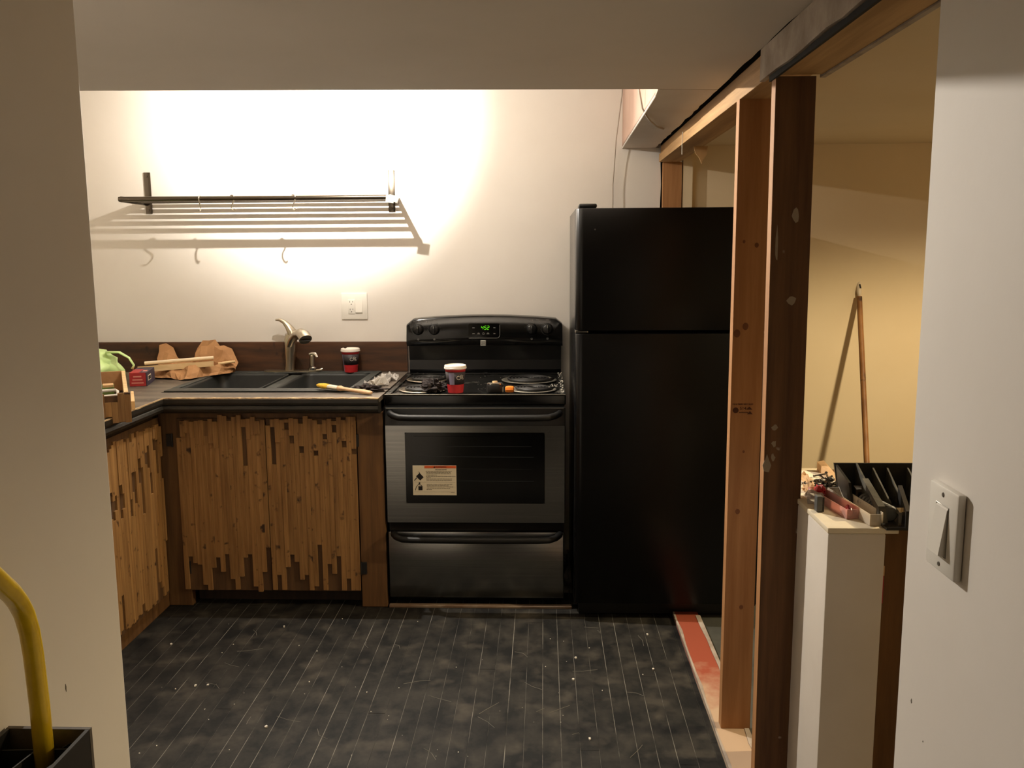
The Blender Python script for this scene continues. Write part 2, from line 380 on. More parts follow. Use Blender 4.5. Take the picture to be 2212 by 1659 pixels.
MB().prism([(1.196-0.002, 0.862), (1.196, 0.856), (1.197, 0.864), (1.195, 0.869)], -0.7005, -0.6994, 'x').build('wall_dent', MATS['scuff_grey'], bpy.data.objects['wall_left'])
# low ceiling with an opening above the kitchen: slab, soffit arm along the stud wall, upper ceiling
low = [(-2.45, 1.2), (-0.82, 1.2), (-0.82, -5.0), (0.60, -5.0), (0.60, 1.38)]
e2 = []
yy = 1.38
while yy < 2.78: e2.append((0.527+R.uniform(-0.003, 0.003), yy)); yy += 0.07
low += e2+[(0.527, 2.80), (0.342, 2.782), (0.232, 2.776), (-0.68, 2.731), (-1.36, 2.690), (-2.45, 2.63)]
struct('ceiling', MB().prism(low, ZC, ZC+0.016, 'z'), CEIL)
sof = [(0.345, 2.7835), (0.527, 2.8015)]
yy = 2.86
while yy < 4.3: sof.append((0.527+R.uniform(-0.004, 0.003), yy)); yy += 0.06
sof += [(0.545, 4.319), (0.372, 4.319), (0.352, 2.90)]
struct('trim_1', MB().prism(sof, ZC-0.0015, ZC+0.012, 'z'), SOFFIT)
struct('wall_soffit', MB().prism([(0.3445, 2.7835), (0.352, 2.90), (0.372, 4.319), (0.384, 4.319), (0.364, 2.90), (0.3565, 2.7835)], ZC, 2.36, 'z'), PINK)
struct('trim_2', MB().tube([(0.3525, 2.895, ZC), (0.3725, 4.318, ZC)], 0.003, 6), WHITEPL)
struct('ceiling_upper', MB().box(-2.45, 0.72, 2.2, 4.42, 2.36, 2.42), CEIL)
struct('trim_3', MB().prism([(-2.45, 2.63), (-1.36, 2.690), (-0.68, 2.731), (0.232, 2.776), (0.344, 2.782), (0.344, 2.762), (-0.68, 2.711), (-2.45, 2.61)], ZC+0.016, 2.36, 'z'), CEIL)
struct('ceiling_side', MB().box(0.648, 3.3, -1.75, 4.42, 1.98, 2.02), YCEIL)
struct('ceiling_void', MB().box(0.50, 0.66, 1.3, 4.42, 2.03, 2.06), VOID)

# ------------------------------------------------------------------ stud wall: header and studs
t = thing('header_beam', 'wooden header running toward the back wall above the three studs', 'beam', (0.59, 2.2, 1.9))
MB().box(0.541, 0.640, 2.14, 4.282, 1.902, 1.9385, bev=0.0015).build('lower_plate', HEAD, t)
MB().box(0.549, 0.640, 2.14, 4.282, 1.9395, 1.976).build('upper_plate', HEAD, t)
MB().box(0.541, 0.640, 1.39, 2.139, 1.888, 1.970, bev=0.002).build('near_plate', HEAD, t)
e0 = MB(); yy = 1.39
zb = 1.897
while yy < 2.26:
    y2 = min(yy+0.09, 2.265); z2 = 1.897+R.uniform(-0.003, 0.004)
    e0.hexa([(0.527, yy, zb), (0.540, yy, zb), (0.540, y2, z2), (0.527, y2, z2), (0.527, yy, 1.971), (0.540, yy, 1.971), (0.540, y2, 1.971), (0.527, y2, 1.971)]); yy = y2; zb = z2
e0.build('drywall_strip', GREYDW, t)['label'] = 'grey torn drywall strip'
MB().box(0.6405, 0.653, 1.39, 2.16, 1.885, 1.985).build('edge_strip', GREYDW, t)
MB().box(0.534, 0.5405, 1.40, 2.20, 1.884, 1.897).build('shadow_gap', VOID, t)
def lean_post(name, label, mm, x0, y0, z0, x1, y1, z1, wd, th, **k):
    t = thing(name, label, 'stud', ((x0+wd/2), y0+th/2, z0))
    MB().hexa([(x0, y0, z0), (x0+wd, y0, z0), (x0+wd, y0+th, z0), (x0, y0+th, z0), (x1, y1, z1), (x1+wd, y1, z1), (x1+wd, y1+th, z1), (x1, y1+th, z1)]).build('stud_board', mm, t)
    return t
s_mid = lean_post('wall_stud', 'bare fir stud with ink grade stamp just left of the dark post', FIR, 0.551, 2.593, 0.019, 0.540, 2.548, 1.902, 0.089, 0.038)
s_near = lean_post('wall_stud', 'dark old stud with plaster smears, nearest of the standing studs', OLDFIR, 0.551, 2.160, 0.019, 0.540, 2.155, 1.888, 0.091, 0.038)
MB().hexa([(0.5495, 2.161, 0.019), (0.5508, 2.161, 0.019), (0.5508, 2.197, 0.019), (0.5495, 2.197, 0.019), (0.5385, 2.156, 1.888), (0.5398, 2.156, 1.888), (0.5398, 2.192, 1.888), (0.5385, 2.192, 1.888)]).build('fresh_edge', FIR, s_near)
s_back = lean_post('wall_stud', 'short visible bare stud above the fridge at the back wall', FIR, 0.565, 4.281, 0.004, 0.562, 4.281, 1.902, 0.087, 0.038)
# ink grade stamp on the middle stud
def at_stud(u, z): # point on the front face of the middle stud
    f_ = (z-0.019)/(1.902-0.019); return (0.551-0.011*f_+u, 2.593-0.045*f_-0.0006, z)
stm = MB()
for k in range(13):
    p = at_stud(0.006+k*0.0047, 1.047); stm.box(p[0], p[0]+R.uniform(0.002, 0.0042), p[1], p[1]+0.0006, p[2]-R.uniform(0.0008, 0.0022), p[2]+0.0022)
for k in range(7):
    p = at_stud(0.026+k*0.0038, 1.0225); stm.box(p[0], p[0]+0.0026, p[1], p[1]+0.0006, p[2]-0.0014, p[2]+0.0014)
p = at_stud(0.015, 1.029); stm.lathe([(0.0, 0), (0.0085, 0.0), (0.0085, 0.0007), (0, 0.0007)], p, 16, 'y')
p = at_stud(0.0545, 1.034); stm.prism([(p[0]-0.009, p[2]-0.003), (p[0]+0.009, p[2]-0.003), (p[0], p[2]+0.006)], p[1], p[1]+0.0006, 'y')
p = at_stud(0.0565, 1.0205); stm.prism([(p[0]-0.008, p[2]-0.003), (p[0]+0.008, p[2]-0.003), (p[0], p[2]+0.006)], p[1], p[1]+0.0006, 'y')
stm.build('grade_stamp', mat('stamp_ink', (72, 36, 16), 0.8), s_mid)
text('stamp_lettering', '514', 0.013, at_stud(0.036, 1.0345), MATS['stamp_ink'], s_mid)
for u, z, r in ((0.036, 1.275, 0.009), (0.012, 1.255, 0.010), (0.060, 1.505, 0.006), (0.024, 1.515, 0.004), (0.042, 0.905, 0.0035), (0.030, 0.722, 0.007), (0.05, 0.42, 0.006)):
    p = at_stud(u, z); MB().lathe([(0, 0), (r, 0), (r*0.9, -0.0003), (0, -0.0003)], (p[0], p[1]+0.0006, p[2]), 12, 'y', sy=1.25).build('knot', mat('knot_wood', (112, 68, 36), 0.75), s_mid)
# plaster smears on the near post
for u, z, w_, h_ in ((0.055, 1.57, 0.010, 0.022), (0.053, 1.37, 0.014, 0.016), (0.012, 1.50, 0.006, 0.05), (0.022, 1.06, 0.009, 0.012), (0.021, 1.02, 0.007, 0.010), (0.020, 0.985, 0.006, 0.012), (0.005, 0.965, 0.014, 0.034)):
    f_ = (z-0.019)/(1.888-0.019); yb = 2.160-0.005*f_; xb = 0.551-0.011*f_+u
    pts = [(xb+w_*(0.4+0.6*R.random())*math.cos(a*PI/4), z+h_*(0.5+0.5*R.random())*math.sin(a*PI/4)) for a in range(8)]
    MB().prism(pts, yb-0.0012, yb+0.001, 'y').build('plaster_smear', mat('plaster_smear_paint', (150, 136, 116), 0.9), s_near)
fl2 = MB().prism([(0.60, 1.902), (0.655, 1.902), (0.652, 1.868), (0.640, 1.852), (0.632, 1.835), (0.622, 1.858), (0.606, 1.876)], 3.66, 3.664, 'y')
fl2.build('torn_board_flap', TORN, None, label='small torn tan flap hanging under the far end of the header', category='scrap')
MB().tube([(0.538, 3.55, 1.945), (0.537, 3.552, 1.90), (0.538, 3.555, 1.86)], 0.0016, 6).build('loose_string', CHIP, None, label='short pale string hanging off the header edge near its far end', category='string')
# ------------------------------------------------------------------ kitchen lamp (its rim just shows past the ceiling edge)
t = thing('ceiling_lamp', 'white lit globe lamp peeking past the low ceiling edge above the shelf', 'lamp', (-0.876, 3.545, 2.36))
MB().lathe([(0, 0), (0.06, 0), (0.06, 0.03), (0.02, 0.04), (0, 0.06)], (-0.876, 3.545, 2.30), 20).lathe([(0, 0.145), (0.012, 0.145), (0.012, 0.01), (0, 0.01)], (-0.876, 3.545, 2.185), 12).build('lamp_base', WHITEPL, t, smooth='auto')
MB().lathe([(0.03, 0.035), (0.10, 0.012), (0.155, -0.006), (0.157, -0.002), (0.10, 0.017), (0.03, 0.041)], (-0.876, 3.545, 2.178), 32).lathe([(0, 0.03), (0.035, 0.03), (0.035, 0.042), (0, 0.042)], (-0.876, 3.545, 2.178), 20).build('upward_light_stop', mat('light_stop_grey', (90, 84, 76), 0.7), t, smooth='auto')  # unseen disc added above the globe to stop its upward light
MB().lathe([(0.0, 0.0), (0.018, 0.002), (0.034, 0.012), (0.044, 0.03), (0.047, 0.05), (0.040, 0.066), (0.024, 0.078), (0.0, 0.08)], (-0.876, 3.545, 2.122), 20).build('globe', GLOBE, t, smooth='auto')
# ------------------------------------------------------------------ sink base cabinet with stripped-wood doors
def strips(door, mm, cols, place, tk=0.009):
    """cols: (u0, u1, [(z0, z1, depth), ...]); place(u0,u1,z0,z1,d) returns box bounds"""
    for u0, u1, segs in cols:
        for z0, z1, d in segs:
            b = place(u0+0.00012, u1-0.00012, z0, z1, d)
            MB().box(*b, bev=0.0005, seg=1).build('wood_strip', mm, door)
zpx = lambda cy_: 0.815-(860+cy_*0.2893-905)*(0.74/370.0)   # crop row -> height on the door plane
cab = thing('sink_cabinet', 'dark wooden sink base cabinet with two doors of ragged glued strips', 'cabinet', (-1.12, 3.9, 0))
MB().box(-1.600, -1.582, 3.600, 4.29, 0.085, 0.842).box(-0.682, -0.664, 3.600, 4.29, 0.085, 0.842).box(-1.582, -0.682, 3.600, 4.29, 0.085, 0.103).box(-1.582, -0.682, 4.278, 4.29, 0.103, 0.842).build('cabinet_box', DARKWOOD, cab)
MB().box(-1.5, -0.77, 3.5685, 3.599, 0.10, 0.7995).build('inner_panel', DARKWOOD, cab)
MB().box(-0.770, -0.662, 3.565, 3.60, 0.002, 0.842, bev=0.002).build('right_stile', STILE, cab)
MB().box(-1.600, -1.500, 3.565, 3.60, 0.002, 0.842, bev=0.002).build('left_stile', STILE, cab)
MB().box(-1.500, -0.770, 3.568, 3.60, 0.800, 0.842, bev=0.001).build('top_rail', STILE, cab)
MB().box(-1.500, -0.770, 3.64, 3.66, 0.002, 0.085).build('kick_board', DARKWOOD, cab)
TL = [290, 165, 160, 170, 165, 160, 165, 150, 170, 122, 130, 165, 135, 125, 495, 150, 135, 165, 160]
BL = [1425, 1175, 1225, 1235, 1390, 1430, 1260, 1180, 1290, 1155, 1345, 1425, 1325, 1180, 1155, 1400, 1440, 1290, 1105]
TR = [200, 485, 150, 160, 230, 330, 150, 402, 130, 150, 420, 190, 300, 150, 250, 140, 360, 135, 410]
BR = [1425, 1310, 1425, 1250, 1155, 1210, 1345, 1310, 1425, 1395, 1080, 1425, 1225, 1300, 1165, 1425, 1335, 1425, 1425]
for x0, x1, T, B, nm in ((-1.521, -1.149, TL, BL, 'left'), (-1.146, -0.772, TR, BR, 'right')):
    d = MB().box(x0+0.002, x1-0.002, 3.556, 3.567, 0.075, 0.818, bev=0.001).build('cabinet_door', BACKER, cab)
    n = len(T); wd = (x1-x0)/n; cc = []
    for i in range(n):
        u0, u1 = x0+wd*i, x0+wd*(i+1)
        zt, zb_ = zpx(T[i]), max(zpx(B[i]), 0.062); dp = R.choice((0.0, 0.0003, 0.0006, 0.0012, 0.0003, 0.002))
        segs = [(zb_, zt, 0.008+dp)]
        if R.random() < 0.75 and T[i] < 200:      # the upper ends are doubled or pieced
            zc = zt-R.uniform(0.05, 0.12); segs = [(zb_, zc-0.0004, 0.007+R.uniform(0, 0.003)), (zc, zt, 0.009+R.uniform(0, 0.006))]
        elif T[i] > 225 and i not in (0,) and T[i] < 480:
            segs.append((zt+R.uniform(0.02, 0.035), zpx(R.uniform(130, 190)), 0.009+R.uniform(0, 0.005)))
        elif T[i] > 480: segs.append((zpx(212), zpx(155), 0.009))
        cc.append((u0, u1, segs))
    strips(d, PLANK, cc, lambda a, b_, z0, z1, dd: (a, b_, 3.5565-dd, 3.5565, z0, z1))
for hx, hz in ((-1.555, 0.725), (-1.51, 0.175), (-0.775, 0.725), (-0.757, 0.175)):
    MB().box(hx-0.012, hx+0.012, 3.556, 3.566, hz-0.026, hz+0.026, bev=0.001).tube([(hx+(0.012 if hx < -1 else -0.012), 3.557, hz-0.028), (hx+(0.012 if hx < -1 else -0.012), 3.557, hz+0.028)], 0.004, 8).build('hinge', IRON, cab)
# left run of base cabinets, face turned to the right
cab2 = thing('side_cabinet', 'base cabinet of golden stripped wood along the left, facing right', 'cabinet', (-1.95, 2.9, 0))
MB().box(-2.32, -1.602, 1.40, 3.598, 0.063, 0.842).build('cabinet_box', DARKWOOD, cab2)
d = MB().box(-1.6015, -1.590, 2.20, 3.545, 0.065, 0.825).build('cabinet_door', BACKER, cab2)
MB().box(-2.32, -1.602, 1.40, 3.60, 0.001, 0.062).build('plinth', STILE, cab2)
n = 64; wd = (3.545-2.25)/n; cc = []
slots = {2: (0.60, 0.74), 3: (0.70, 0.75), 5: (0.53, 0.62), 7: (0.66, 0.71), 9: (0.47, 0.66), 10: (0.60, 0.70), 13: (0.58, 0.66), 14: (0.49, 0.56), 17: (0.54, 0.60)}
for i in range(n):
    y1 = 3.545-wd*i; y0 = y1-wd
    zt = 0.808-R.choice((0, 0.004, 0.01, 0.02, 0.03, 0.006)); zb_ = R.choice((0.075, 0.075, 0.08, 0.085, 0.12, 0.15, 0.22, 0.30, 0.09, 0.08)); dp = 0.007+R.choice((0.0, 0.0003, 0.0006, 0.0012, 0.0018))
    segs = [(zb_, zt, dp)]
    sl = slots.get(i) or ((lambda q: (q, q+R.uniform(0.04, 0.13)))(R.uniform(0.5, 0.66)) if R.random() < 0.4 else None)
    if sl: segs = [(zb_, sl[0], dp), (sl[1], zt, dp+0.003)]
    cc.append((y0, y1, segs))
strips(d, PLANKL, cc, lambda a, b_, z0, z1, dd: (-1.5905, -1.5905+dd, a, b_, z0, z1))

# ------------------------------------------------------------------ countertop, moulding, splash board
ct = thing('countertop', 'worn grey brown L-shaped countertop with black moulded front edge', 'countertop', (-1.4, 3.6, 0.9))
MB().box(-2.32, -1.612, 1.40, 4.295, 0.893, 0.912).box(-1.612, -0.663, 3.504, 3.640, 0.893, 0.912).box(-1.612, -1.5455, 1.40, 3.5038, 0.893, 0.912)\
    .box(-0.790, -0.663, 3.640, 4.295, 0.893, 0.912).box(-1.612, -0.790, 4.285, 4.295, 0.893, 0.912).build('laminate_top', LAMI, ct)
prof = [(0.000, 0.893), (0.0555, 0.893), (0.0555, 0.909), (0.0738, 0.909), (0.0738, 0.894), (0.071, 0.886), (0.064, 0.884), (0.070, 0.878), (0.074, 0.868), (0.070, 0.858), (0.058, 0.852), (0.040, 0.849), (0.030, 0.848), (0.028, 0.843), (0.0, 0.843)]
g = bmesh.new(); mb = MB(); mb.bm = g
secs = []
for o_, z in prof:
    yy, xx = 3.560-o_, -1.612+o_
    secs.append([g.verts.new((xx, 1.40, z)), g.verts.new((xx, yy, z)), g.verts.new((-0.665, yy, z))])
for i in range(len(secs)):
    a, b_ = secs[i], secs[(i+1) % len(secs)]
    for k in range(2): g.faces.new((a[k], a[k+1], b_[k+1], b_[k]))
g.faces.new([s_[0] for s_ in secs]); g.faces.new([s_[2] for s_ in secs][::-1])
mb.build('edge_moulding', MOULD, ct, recalc=True)
e0 = MB(); xx = -1.5385; ya_ = 3.488; yb_ = 3.513
while xx < -0.664:
    x2 = min(xx+R.uniform(0.006, 0.02), -0.6635); y1_ = 3.4865+abs(R.gauss(0, 0.0055)); y2 = 3.512+R.gauss(0, 0.004)
    e0.hexa([(xx, ya_, 0.9085), (x2, y1_, 0.9085), (x2, y2, 0.9085), (xx, yb_, 0.9085), (xx, ya_, 0.9128), (x2, y1_, 0.9128), (x2, y2, 0.9124), (xx, yb_, 0.9124)]); xx = x2; ya_ = y1_; yb_ = y2
yy = 1.8
while yy < 3.485:
    e0.box(-1.5460, -1.5375-R.random()*0.003, yy, yy+0.05, 0.908, 0.9128); yy += 0.05
e0.build('chipped_edge', RAW, ct)['label'] = 'pale chipped raw edge'
t = thing('splash_board', 'dark stained wooden splash board along the wall behind the sink', 'board', (-1.4, 4.30, 0.912))
MB().box(-2.32, -0.666, 4.2965, 4.319, 0.9125, 1.059, bev=0.0015).build('board', SPLASH, t)
# ------------------------------------------------------------------ double sink
BOWL = mat('black_sink_bowl', (30, 32, 31), 0.5, (40, 42, 40), (9, 9, 9))
sk = thing('kitchen_sink', 'black double-bowl composite sink set into the worn countertop', 'sink', (-1.2, 3.95, 0.9))
sx0, sx1, sy0, sy1, sz = -1.606, -0.794, 3.650, 4.283, 0.9185
def bowl(x0, x1, y0, y1, ztop, depth):
    m = MB(); bm = m.bm; rings = []
    for k, (ins, z) in enumerate(((0, ztop), (0.004, ztop-0.012), (0.012, ztop-depth*0.8), (0.035, ztop-depth), (0.12, ztop-depth-0.004))):
        r = max(0.045-ins*0.2, 0.01); pts = rrect(x0+ins, x1-ins, y0+ins, y1-ins, r, 5); rings.append([bm.verts.new((p[0], p[1], z)) for p in pts])
    for a, b_ in zip(rings, rings[1:]):
        for k in range(len(a)): bm.faces.new((a[k], b_[k], b_[(k+1) % len(a)], a[(k+1) % len(a)]))
    bm.faces.new(rings[-1][::-1])
    return m
mb = MB()
mb.box(sx0, sx1, sy0, 3.728, 0.9125, sz, bev=0.003).box(sx0, sx1, 4.222, sy1, 0.9125, sz, bev=0.003)
mb.box(sx0, -1.574, 3.728, 4.222, 0.9125, sz, bev=0.002).box(-0.832, sx1, 3.728, 4.222, 0.9125, sz, bev=0.002)
mb.box(-1.228, -1.158, 3.728, 4.222, 0.880, 0.908, bev=0.012, seg=3)
mb.build('rim', SINK, sk, smooth='auto')
bowl(-1.574, -1.226, 3.7275, 4.2225, 0.914, 0.19)  .build('bowl', BOWL, sk, smooth='auto', thick=0.004)
bowl(-1.160, -0.832, 3.7275, 4.2225, 0.914, 0.19)  .build('bowl', BOWL, sk, smooth='auto', thick=0.004)
MB().box(-1.612, -0.70, 3.641, 3.6495, 0.9121, 0.9128).box(-0.792, -0.786, 3.66, 4.27, 0.9121, 0.9128).build('rim_gap', VOID, sk)

# ------------------------------------------------------------------ faucet, soap pump
fa = thing('kitchen_faucet', 'brushed nickel single-lever faucet standing at the back of the sink', 'faucet', (-1.236, 4.25, 0.9185))
MB().prism([(p[0], p[1]) for p in rrect(-1.365, -1.085, 4.228, 4.280, 0.024, 6)], 0.919, 0.926, 'z').build('deck_plate', NICKEL, fa, smooth='auto')
MB().tube([(-1.238, 4.254, 0.925), (-1.236, 4.254, 0.96), (-1.232, 4.254, 1.02), (-1.227, 4.252, 1.075), (-1.222, 4.251, 1.10)], [0.0245, 0.0235, 0.0275, 0.0315, 0.030], 20).build('body', NICKEL, fa, smooth='auto')
MB().tube([(-1.232, 4.240, 1.045), (-1.212, 4.222, 1.080), (-1.180, 4.192, 1.105), (-1.150, 4.160, 1.112), (-1.128, 4.132, 1.104), (-1.118, 4.118, 1.088)], [0.016, 0.019, 0.022, 0.026, 0.030, 0.031], 18).build('spout', NICKEL, fa, smooth='auto')
MB().lathe([(0.0, 0), (0.025, 0), (0.025, 0.002), (0, 0.002)], (-1.117, 4.1165, 1.0835), 18).build('spout_mouth', DARKSLOT, fa)
MB().tube([(-1.214, 4.250, 1.090), (-1.222, 4.250, 1.118), (-1.238, 4.25, 1.142), (-1.256, 4.25, 1.162), (-1.276, 4.25, 1.172), (-1.296, 4.25, 1.172)], [0.0315, 0.029, 0.021, 0.014, 0.011, 0.006], 18, flat=0.75, flatdir=(0.6, 0, 0.8)).build('lever', NICKEL, fa, smooth='auto')
so = thing('soap_pump', 'small chrome soap pump set in the sink deck beside the faucet', 'soap pump', (-1.122, 4.255, 0.926))
MB().lathe([(0, 0), (0.022, 0), (0.022, 0.012), (0.014, 0.016), (0.014, 0.02), (0, 0.02)], (-1.125, 4.255, 0.926), 18).build('collar', CHROME, so, smooth='auto')
MB().lathe([(0, 0), (0.0125, 0), (0.0125, 0.052), (0.008, 0.056), (0.008, 0.064), (0, 0.064)], (-1.125, 4.255, 0.944), 16).build('stem', MATS['brushed_nickel'], so, smooth='auto')
MB().tube([(-1.140, 4.257, 1.004), (-1.125, 4.255, 1.006), (-1.108, 4.245, 1.006), (-1.096, 4.236, 0.990)], [0.006, 0.009, 0.0085, 0.006], 12).build('nozzle', CHROME, so, smooth='auto')
MB().tube([(-1.102, 4.238, 0.9265), (-1.085, 4.232, 0.9275), (-1.072, 4.238, 0.934)], [0.007, 0.008, 0.005], 10).build('metal_clip', NICKEL, None, smooth='auto', label='small bent nickel bit lying beside the soap pump base', category='clip')

# ------------------------------------------------------------------ take-away cups
def cup(name, label, c, ang, stripe, notch):
    t = thing(name, label, 'cup', c, 'paper coffee cups')
    r0, r1, H = 0.0315, 0.0435, 0.104
    rr = lambda z: r0+(r1-r0)*z/H
    MB().lathe([(0, 0.002), (r0-0.002, 0.002), (r0, 0), (rr(0.036), 0.036)], c, 32).build('lower_band', CUPRED, t, smooth='auto')
    MB().lathe([(rr(0.036), 0.036), (rr(0.088), 0.088)], c, 32).build('sleeve', CUPBLK, t, smooth=True)
    MB().lathe([(rr(0.088), 0.088), (rr(H), H)], c, 32).build('upper_band', CUPRED, t, smooth=True)
    def wrap(a0, a1, z0, z1, off=0.0006, n=6):
        m = MB(); m.grid(lambda u, v: Vector(c)+Vector((math.cos(a0+(a1-a0)*u)*(rr(z0+(z1-z0)*v)+off), math.sin(a0+(a1-a0)*u)*(rr(z0+(z1-z0)*v)+off), z0+(z1-z0)*v)), n+1, 2); return m
    if stripe: wrap(*stripe).build('barcode_stripe' if stripe[1]-stripe[0] > 0.5 else 'seam_stripe', CUPLILAC, t, smooth=True)
    # swirl emblem: a C shaped loop with a tail
    sw = MB(); pts = []
    for k in range(22):
        f_ = k/21; a = 0.6+f_*6.4; q = 0.011*(0.45+0.55*f_)
        u, v = math.cos(a)*q, math.sin(a)*q*1.0
        aa = ang+u/0.041; z = 0.066+v; pts.append(Vector(c)+Vector((math.cos(aa)*(rr(z)+0.0006), math.sin(aa)*(rr(z)+0.0006), z)))
    sw.tube(pts, 0.0011, 6)
    for k in range(3):
        pts = []
        for i in range(7):
            aa = ang+(0.013+0.005*k+0.0035*math.sin(i*1.1))/0.041; z = 0.060+0.0028*i-0.002*k
            pts.append(Vector(c)+Vector((math.cos(aa)*(rr(z)+0.0006), math.sin(aa)*(rr(z)+0.0006), z)))
        sw.tube(pts, 0.0007, 5)
    sw.build('swirl_print', CREAM, t)
    m = MB().lathe([(r1-0.002, H-0.004), (r1+0.003, H-0.004), (r1+0.0035, H+0.001), (r1+0.0015, H+0.003), (r1+0.0025, H+0.005), (r1+0.001, H+0.010), (r1-0.004, H+0.012), (r1-0.006, H+0.007), (0.0, H+0.006)], c, 32)
    if notch:
        for v in m.bm.verts:
            d = v.co-Vector(c); a = math.atan2(d.y, d.x)
            if d.z > H+0.008 and abs((a-notch+PI) % (2*PI)-PI) < 0.22: v.co.z -= 0.008
    m.build('cup_lid', LID, t, smooth='auto')
cup('coffee_cup', 'red and black lidded paper cup standing at the back of the sink', (-0.936, 4.246, 0.9187), -PI/2+0.32, (-PI/2-1.02, -PI/2-0.86, 0.0, 0.088), PI/2+0.9)
cup('coffee_cup', 'red and black lidded paper cup with lilac stripes standing on the stove', (-0.366, 3.640, 0.9135), -PI/2+0.42, (-PI/2-0.62, -PI/2-0.02, 0.036, 0.086), None)
# ------------------------------------------------------------------ paint brush, plastic, rags
pb = thing('paint_brush', 'old paint brush with yellow tip lying across the sink front rim', 'brush', (-0.83, 3.63, 0.925))
A, B_ = Vector((-0.962, 3.690, 0.937)), Vector((-0.705, 3.570, 0.9215)); dv = (B_-A)
pt = lambda f_: A+dv*f_
MB().tube([pt(0.0), pt(0.04), pt(0.12), pt(0.24)], [0.004, 0.013, 0.019, 0.017], 12, flat=0.62).build('bristles', BRISTLE, pb, smooth=True)
MB().tube([pt(0.23), pt(0.32), pt(0.41)], [0.0175, 0.0165, 0.0145], 12, flat=0.6).build('ferrule', FERRULE, pb, smooth='auto')
MB().tube([pt(0.40), pt(0.44), pt(0.50), pt(0.64), pt(0.86), pt(0.96), pt(1.0)], [0.014, 0.0165, 0.011, 0.0105, 0.0135, 0.0125, 0.008], 12, flat=0.72).build('handle', BRWOOD, pb, smooth=True)
def blob(name, c, sz, amp, freq, m, seed, lab=None, cat=None, parent=None, flatz=0.0, nu=26, nv=14, smooth=False):
    c = Vector(c); o3 = Vector((seed*3.1, seed*1.7, seed*0.9))
    def fn(u, v):
        a, b_ = 2*PI*u, PI*(v-0.5)*0.998; d = Vector((math.cos(a)*math.cos(b_), math.sin(a)*math.cos(b_), math.sin(b_)))
        k = 1+amp*noise.fractal(d*freq+o3, 0.6, 2.1, 4)
        p = Vector((d.x*sz[0]*k, d.y*sz[1]*k, d.z*sz[2]*k)); z = c.z+p.z
        return Vector((c.x+p.x, c.y+p.y, max(z, flatz)))
    mb = MB(); mb.grid(fn, nu, nv, closeu=True)
    tags = {}
    if lab: tags = dict(label=lab, category=cat)
    return mb.build(name, m, parent, smooth=smooth, recalc=True, **tags)
def crumple(name, p00, p10, p11, p01, amp, freq, m, seed, zmin, n=22, parent=None, **tags):
    P = [Vector(p) for p in (p00, p10, p11, p01)]
    def fn(u, v):
        q = P[0]*(1-u)*(1-v)+P[1]*u*(1-v)+P[2]*u*v+P[3]*(1-u)*v
        o = Vector((seed*2.3, seed, 0)); d = Vector((noise.noise((q+o)*freq), noise.noise((q+o*2)*freq), abs(noise.fractal((q+o*3)*freq, 0.7, 2.0, 3))*1.6))*amp
        r = q+d; r.z = max(r.z, zmin+0.0015); return r
    return MB().grid(fn, n, n).build(name, m, parent, **tags)
z0 = 0.9125
crumple('plastic_bag', (-0.785, 3.80, z0), (-0.700, 3.78, z0), (-0.672, 4.10, z0), (-0.752, 4.06, z0), 0.030, 21, CLEARBAG, 3, z0, n=20, label='crumpled clear plastic bag lying on the counter next to the stove', category='plastic bag')
blob('brown_rag', (-0.735, 3.665, 0.923), (0.062, 0.030, 0.016), 0.9, 2.4, RAG, 5, 'small crumpled brown rag lying behind the brush handle', 'rag', flatz=z0)
# ------------------------------------------------------------------ things on the left counter
# brown paper bag, open side up, with two pale sticks in it
bag = thing('paper_bag', 'torn open brown paper bag lying against the splash board', 'paper bag', (-1.75, 4.15, z0))
def lerp_tab(tab, u):
    for (a, va), (b_, vb) in zip(tab, tab[1:]):
        if u <= b_: return va+(vb-va)*(u-a)/(b_-a)
    return tab[-1][1]
HB = [(0, 1.045), (0.08, 1.05), (0.14, 1.02), (0.18, 0.985), (0.50, 0.975), (0.53, 1.00), (0.58, 1.068), (0.65, 1.080), (0.74, 1.074), (0.79, 1.035), (0.84, 1.045), (0.93, 1.012), (1, 0.965)]
HF = [(0, 0.955), (0.3, 0.968), (0.55, 0.972), (0.75, 0.985), (0.9, 0.955), (1, 0.945)]
def bagfn(u, v):
    x = -1.880+0.370*u
    yf, yb = lerp_tab([(0, 4.06), (0.3, 4.03), (0.65, 3.995), (0.85, 4.10), (1, 4.20)], u), 4.275
    zf, zb_ = lerp_tab(HF, u), lerp_tab(HB, u)
    if v < 0.3: f_ = v/0.3; p = Vector((x, yf+0.05*(1-f_)-0.0, zf+(z0+0.003-zf)*f_))
    elif v < 0.55: f_ = (v-0.3)/0.25; p = Vector((x, yf+(yb-0.03-yf)*f_, z0+0.003+0.006*f_))
    else: f_ = (v-0.55)/0.45; p = Vector((x+0.02*f_*math.sin(u*9), yb-0.03+0.025*f_-0.02*math.sin(f_*PI), z0+0.009+(zb_-z0-0.009)*f_))
    j = Vector((noise.noise(p*19), noise.noise(p*19+Vector((7, 3, 1))), noise.noise(p*17+Vector((2, 9, 4)))))*0.019
    r = p+j
    r.z = max(r.z, z0+(0.008 if r.x > -1.66 else 0.002)); r.y = min(r.y, 4.294); return r
MB().grid(bagfn, 19, 11).build('bag_paper', KRAFT, bag, thick=0.0012)
blob('bag_end', (-1.530, 4.225, 0.945), (0.030, 0.040, 0.030), 0.7, 2.2, KRAFT, 9, parent=bag, flatz=z0+0.008, nu=14, nv=9)
s1 = thing('wood_stick', 'round pale dowel lying in the brown paper bag', 'stick', (-1.7, 4.1, 0.98), 'pale sticks in the paper bag')
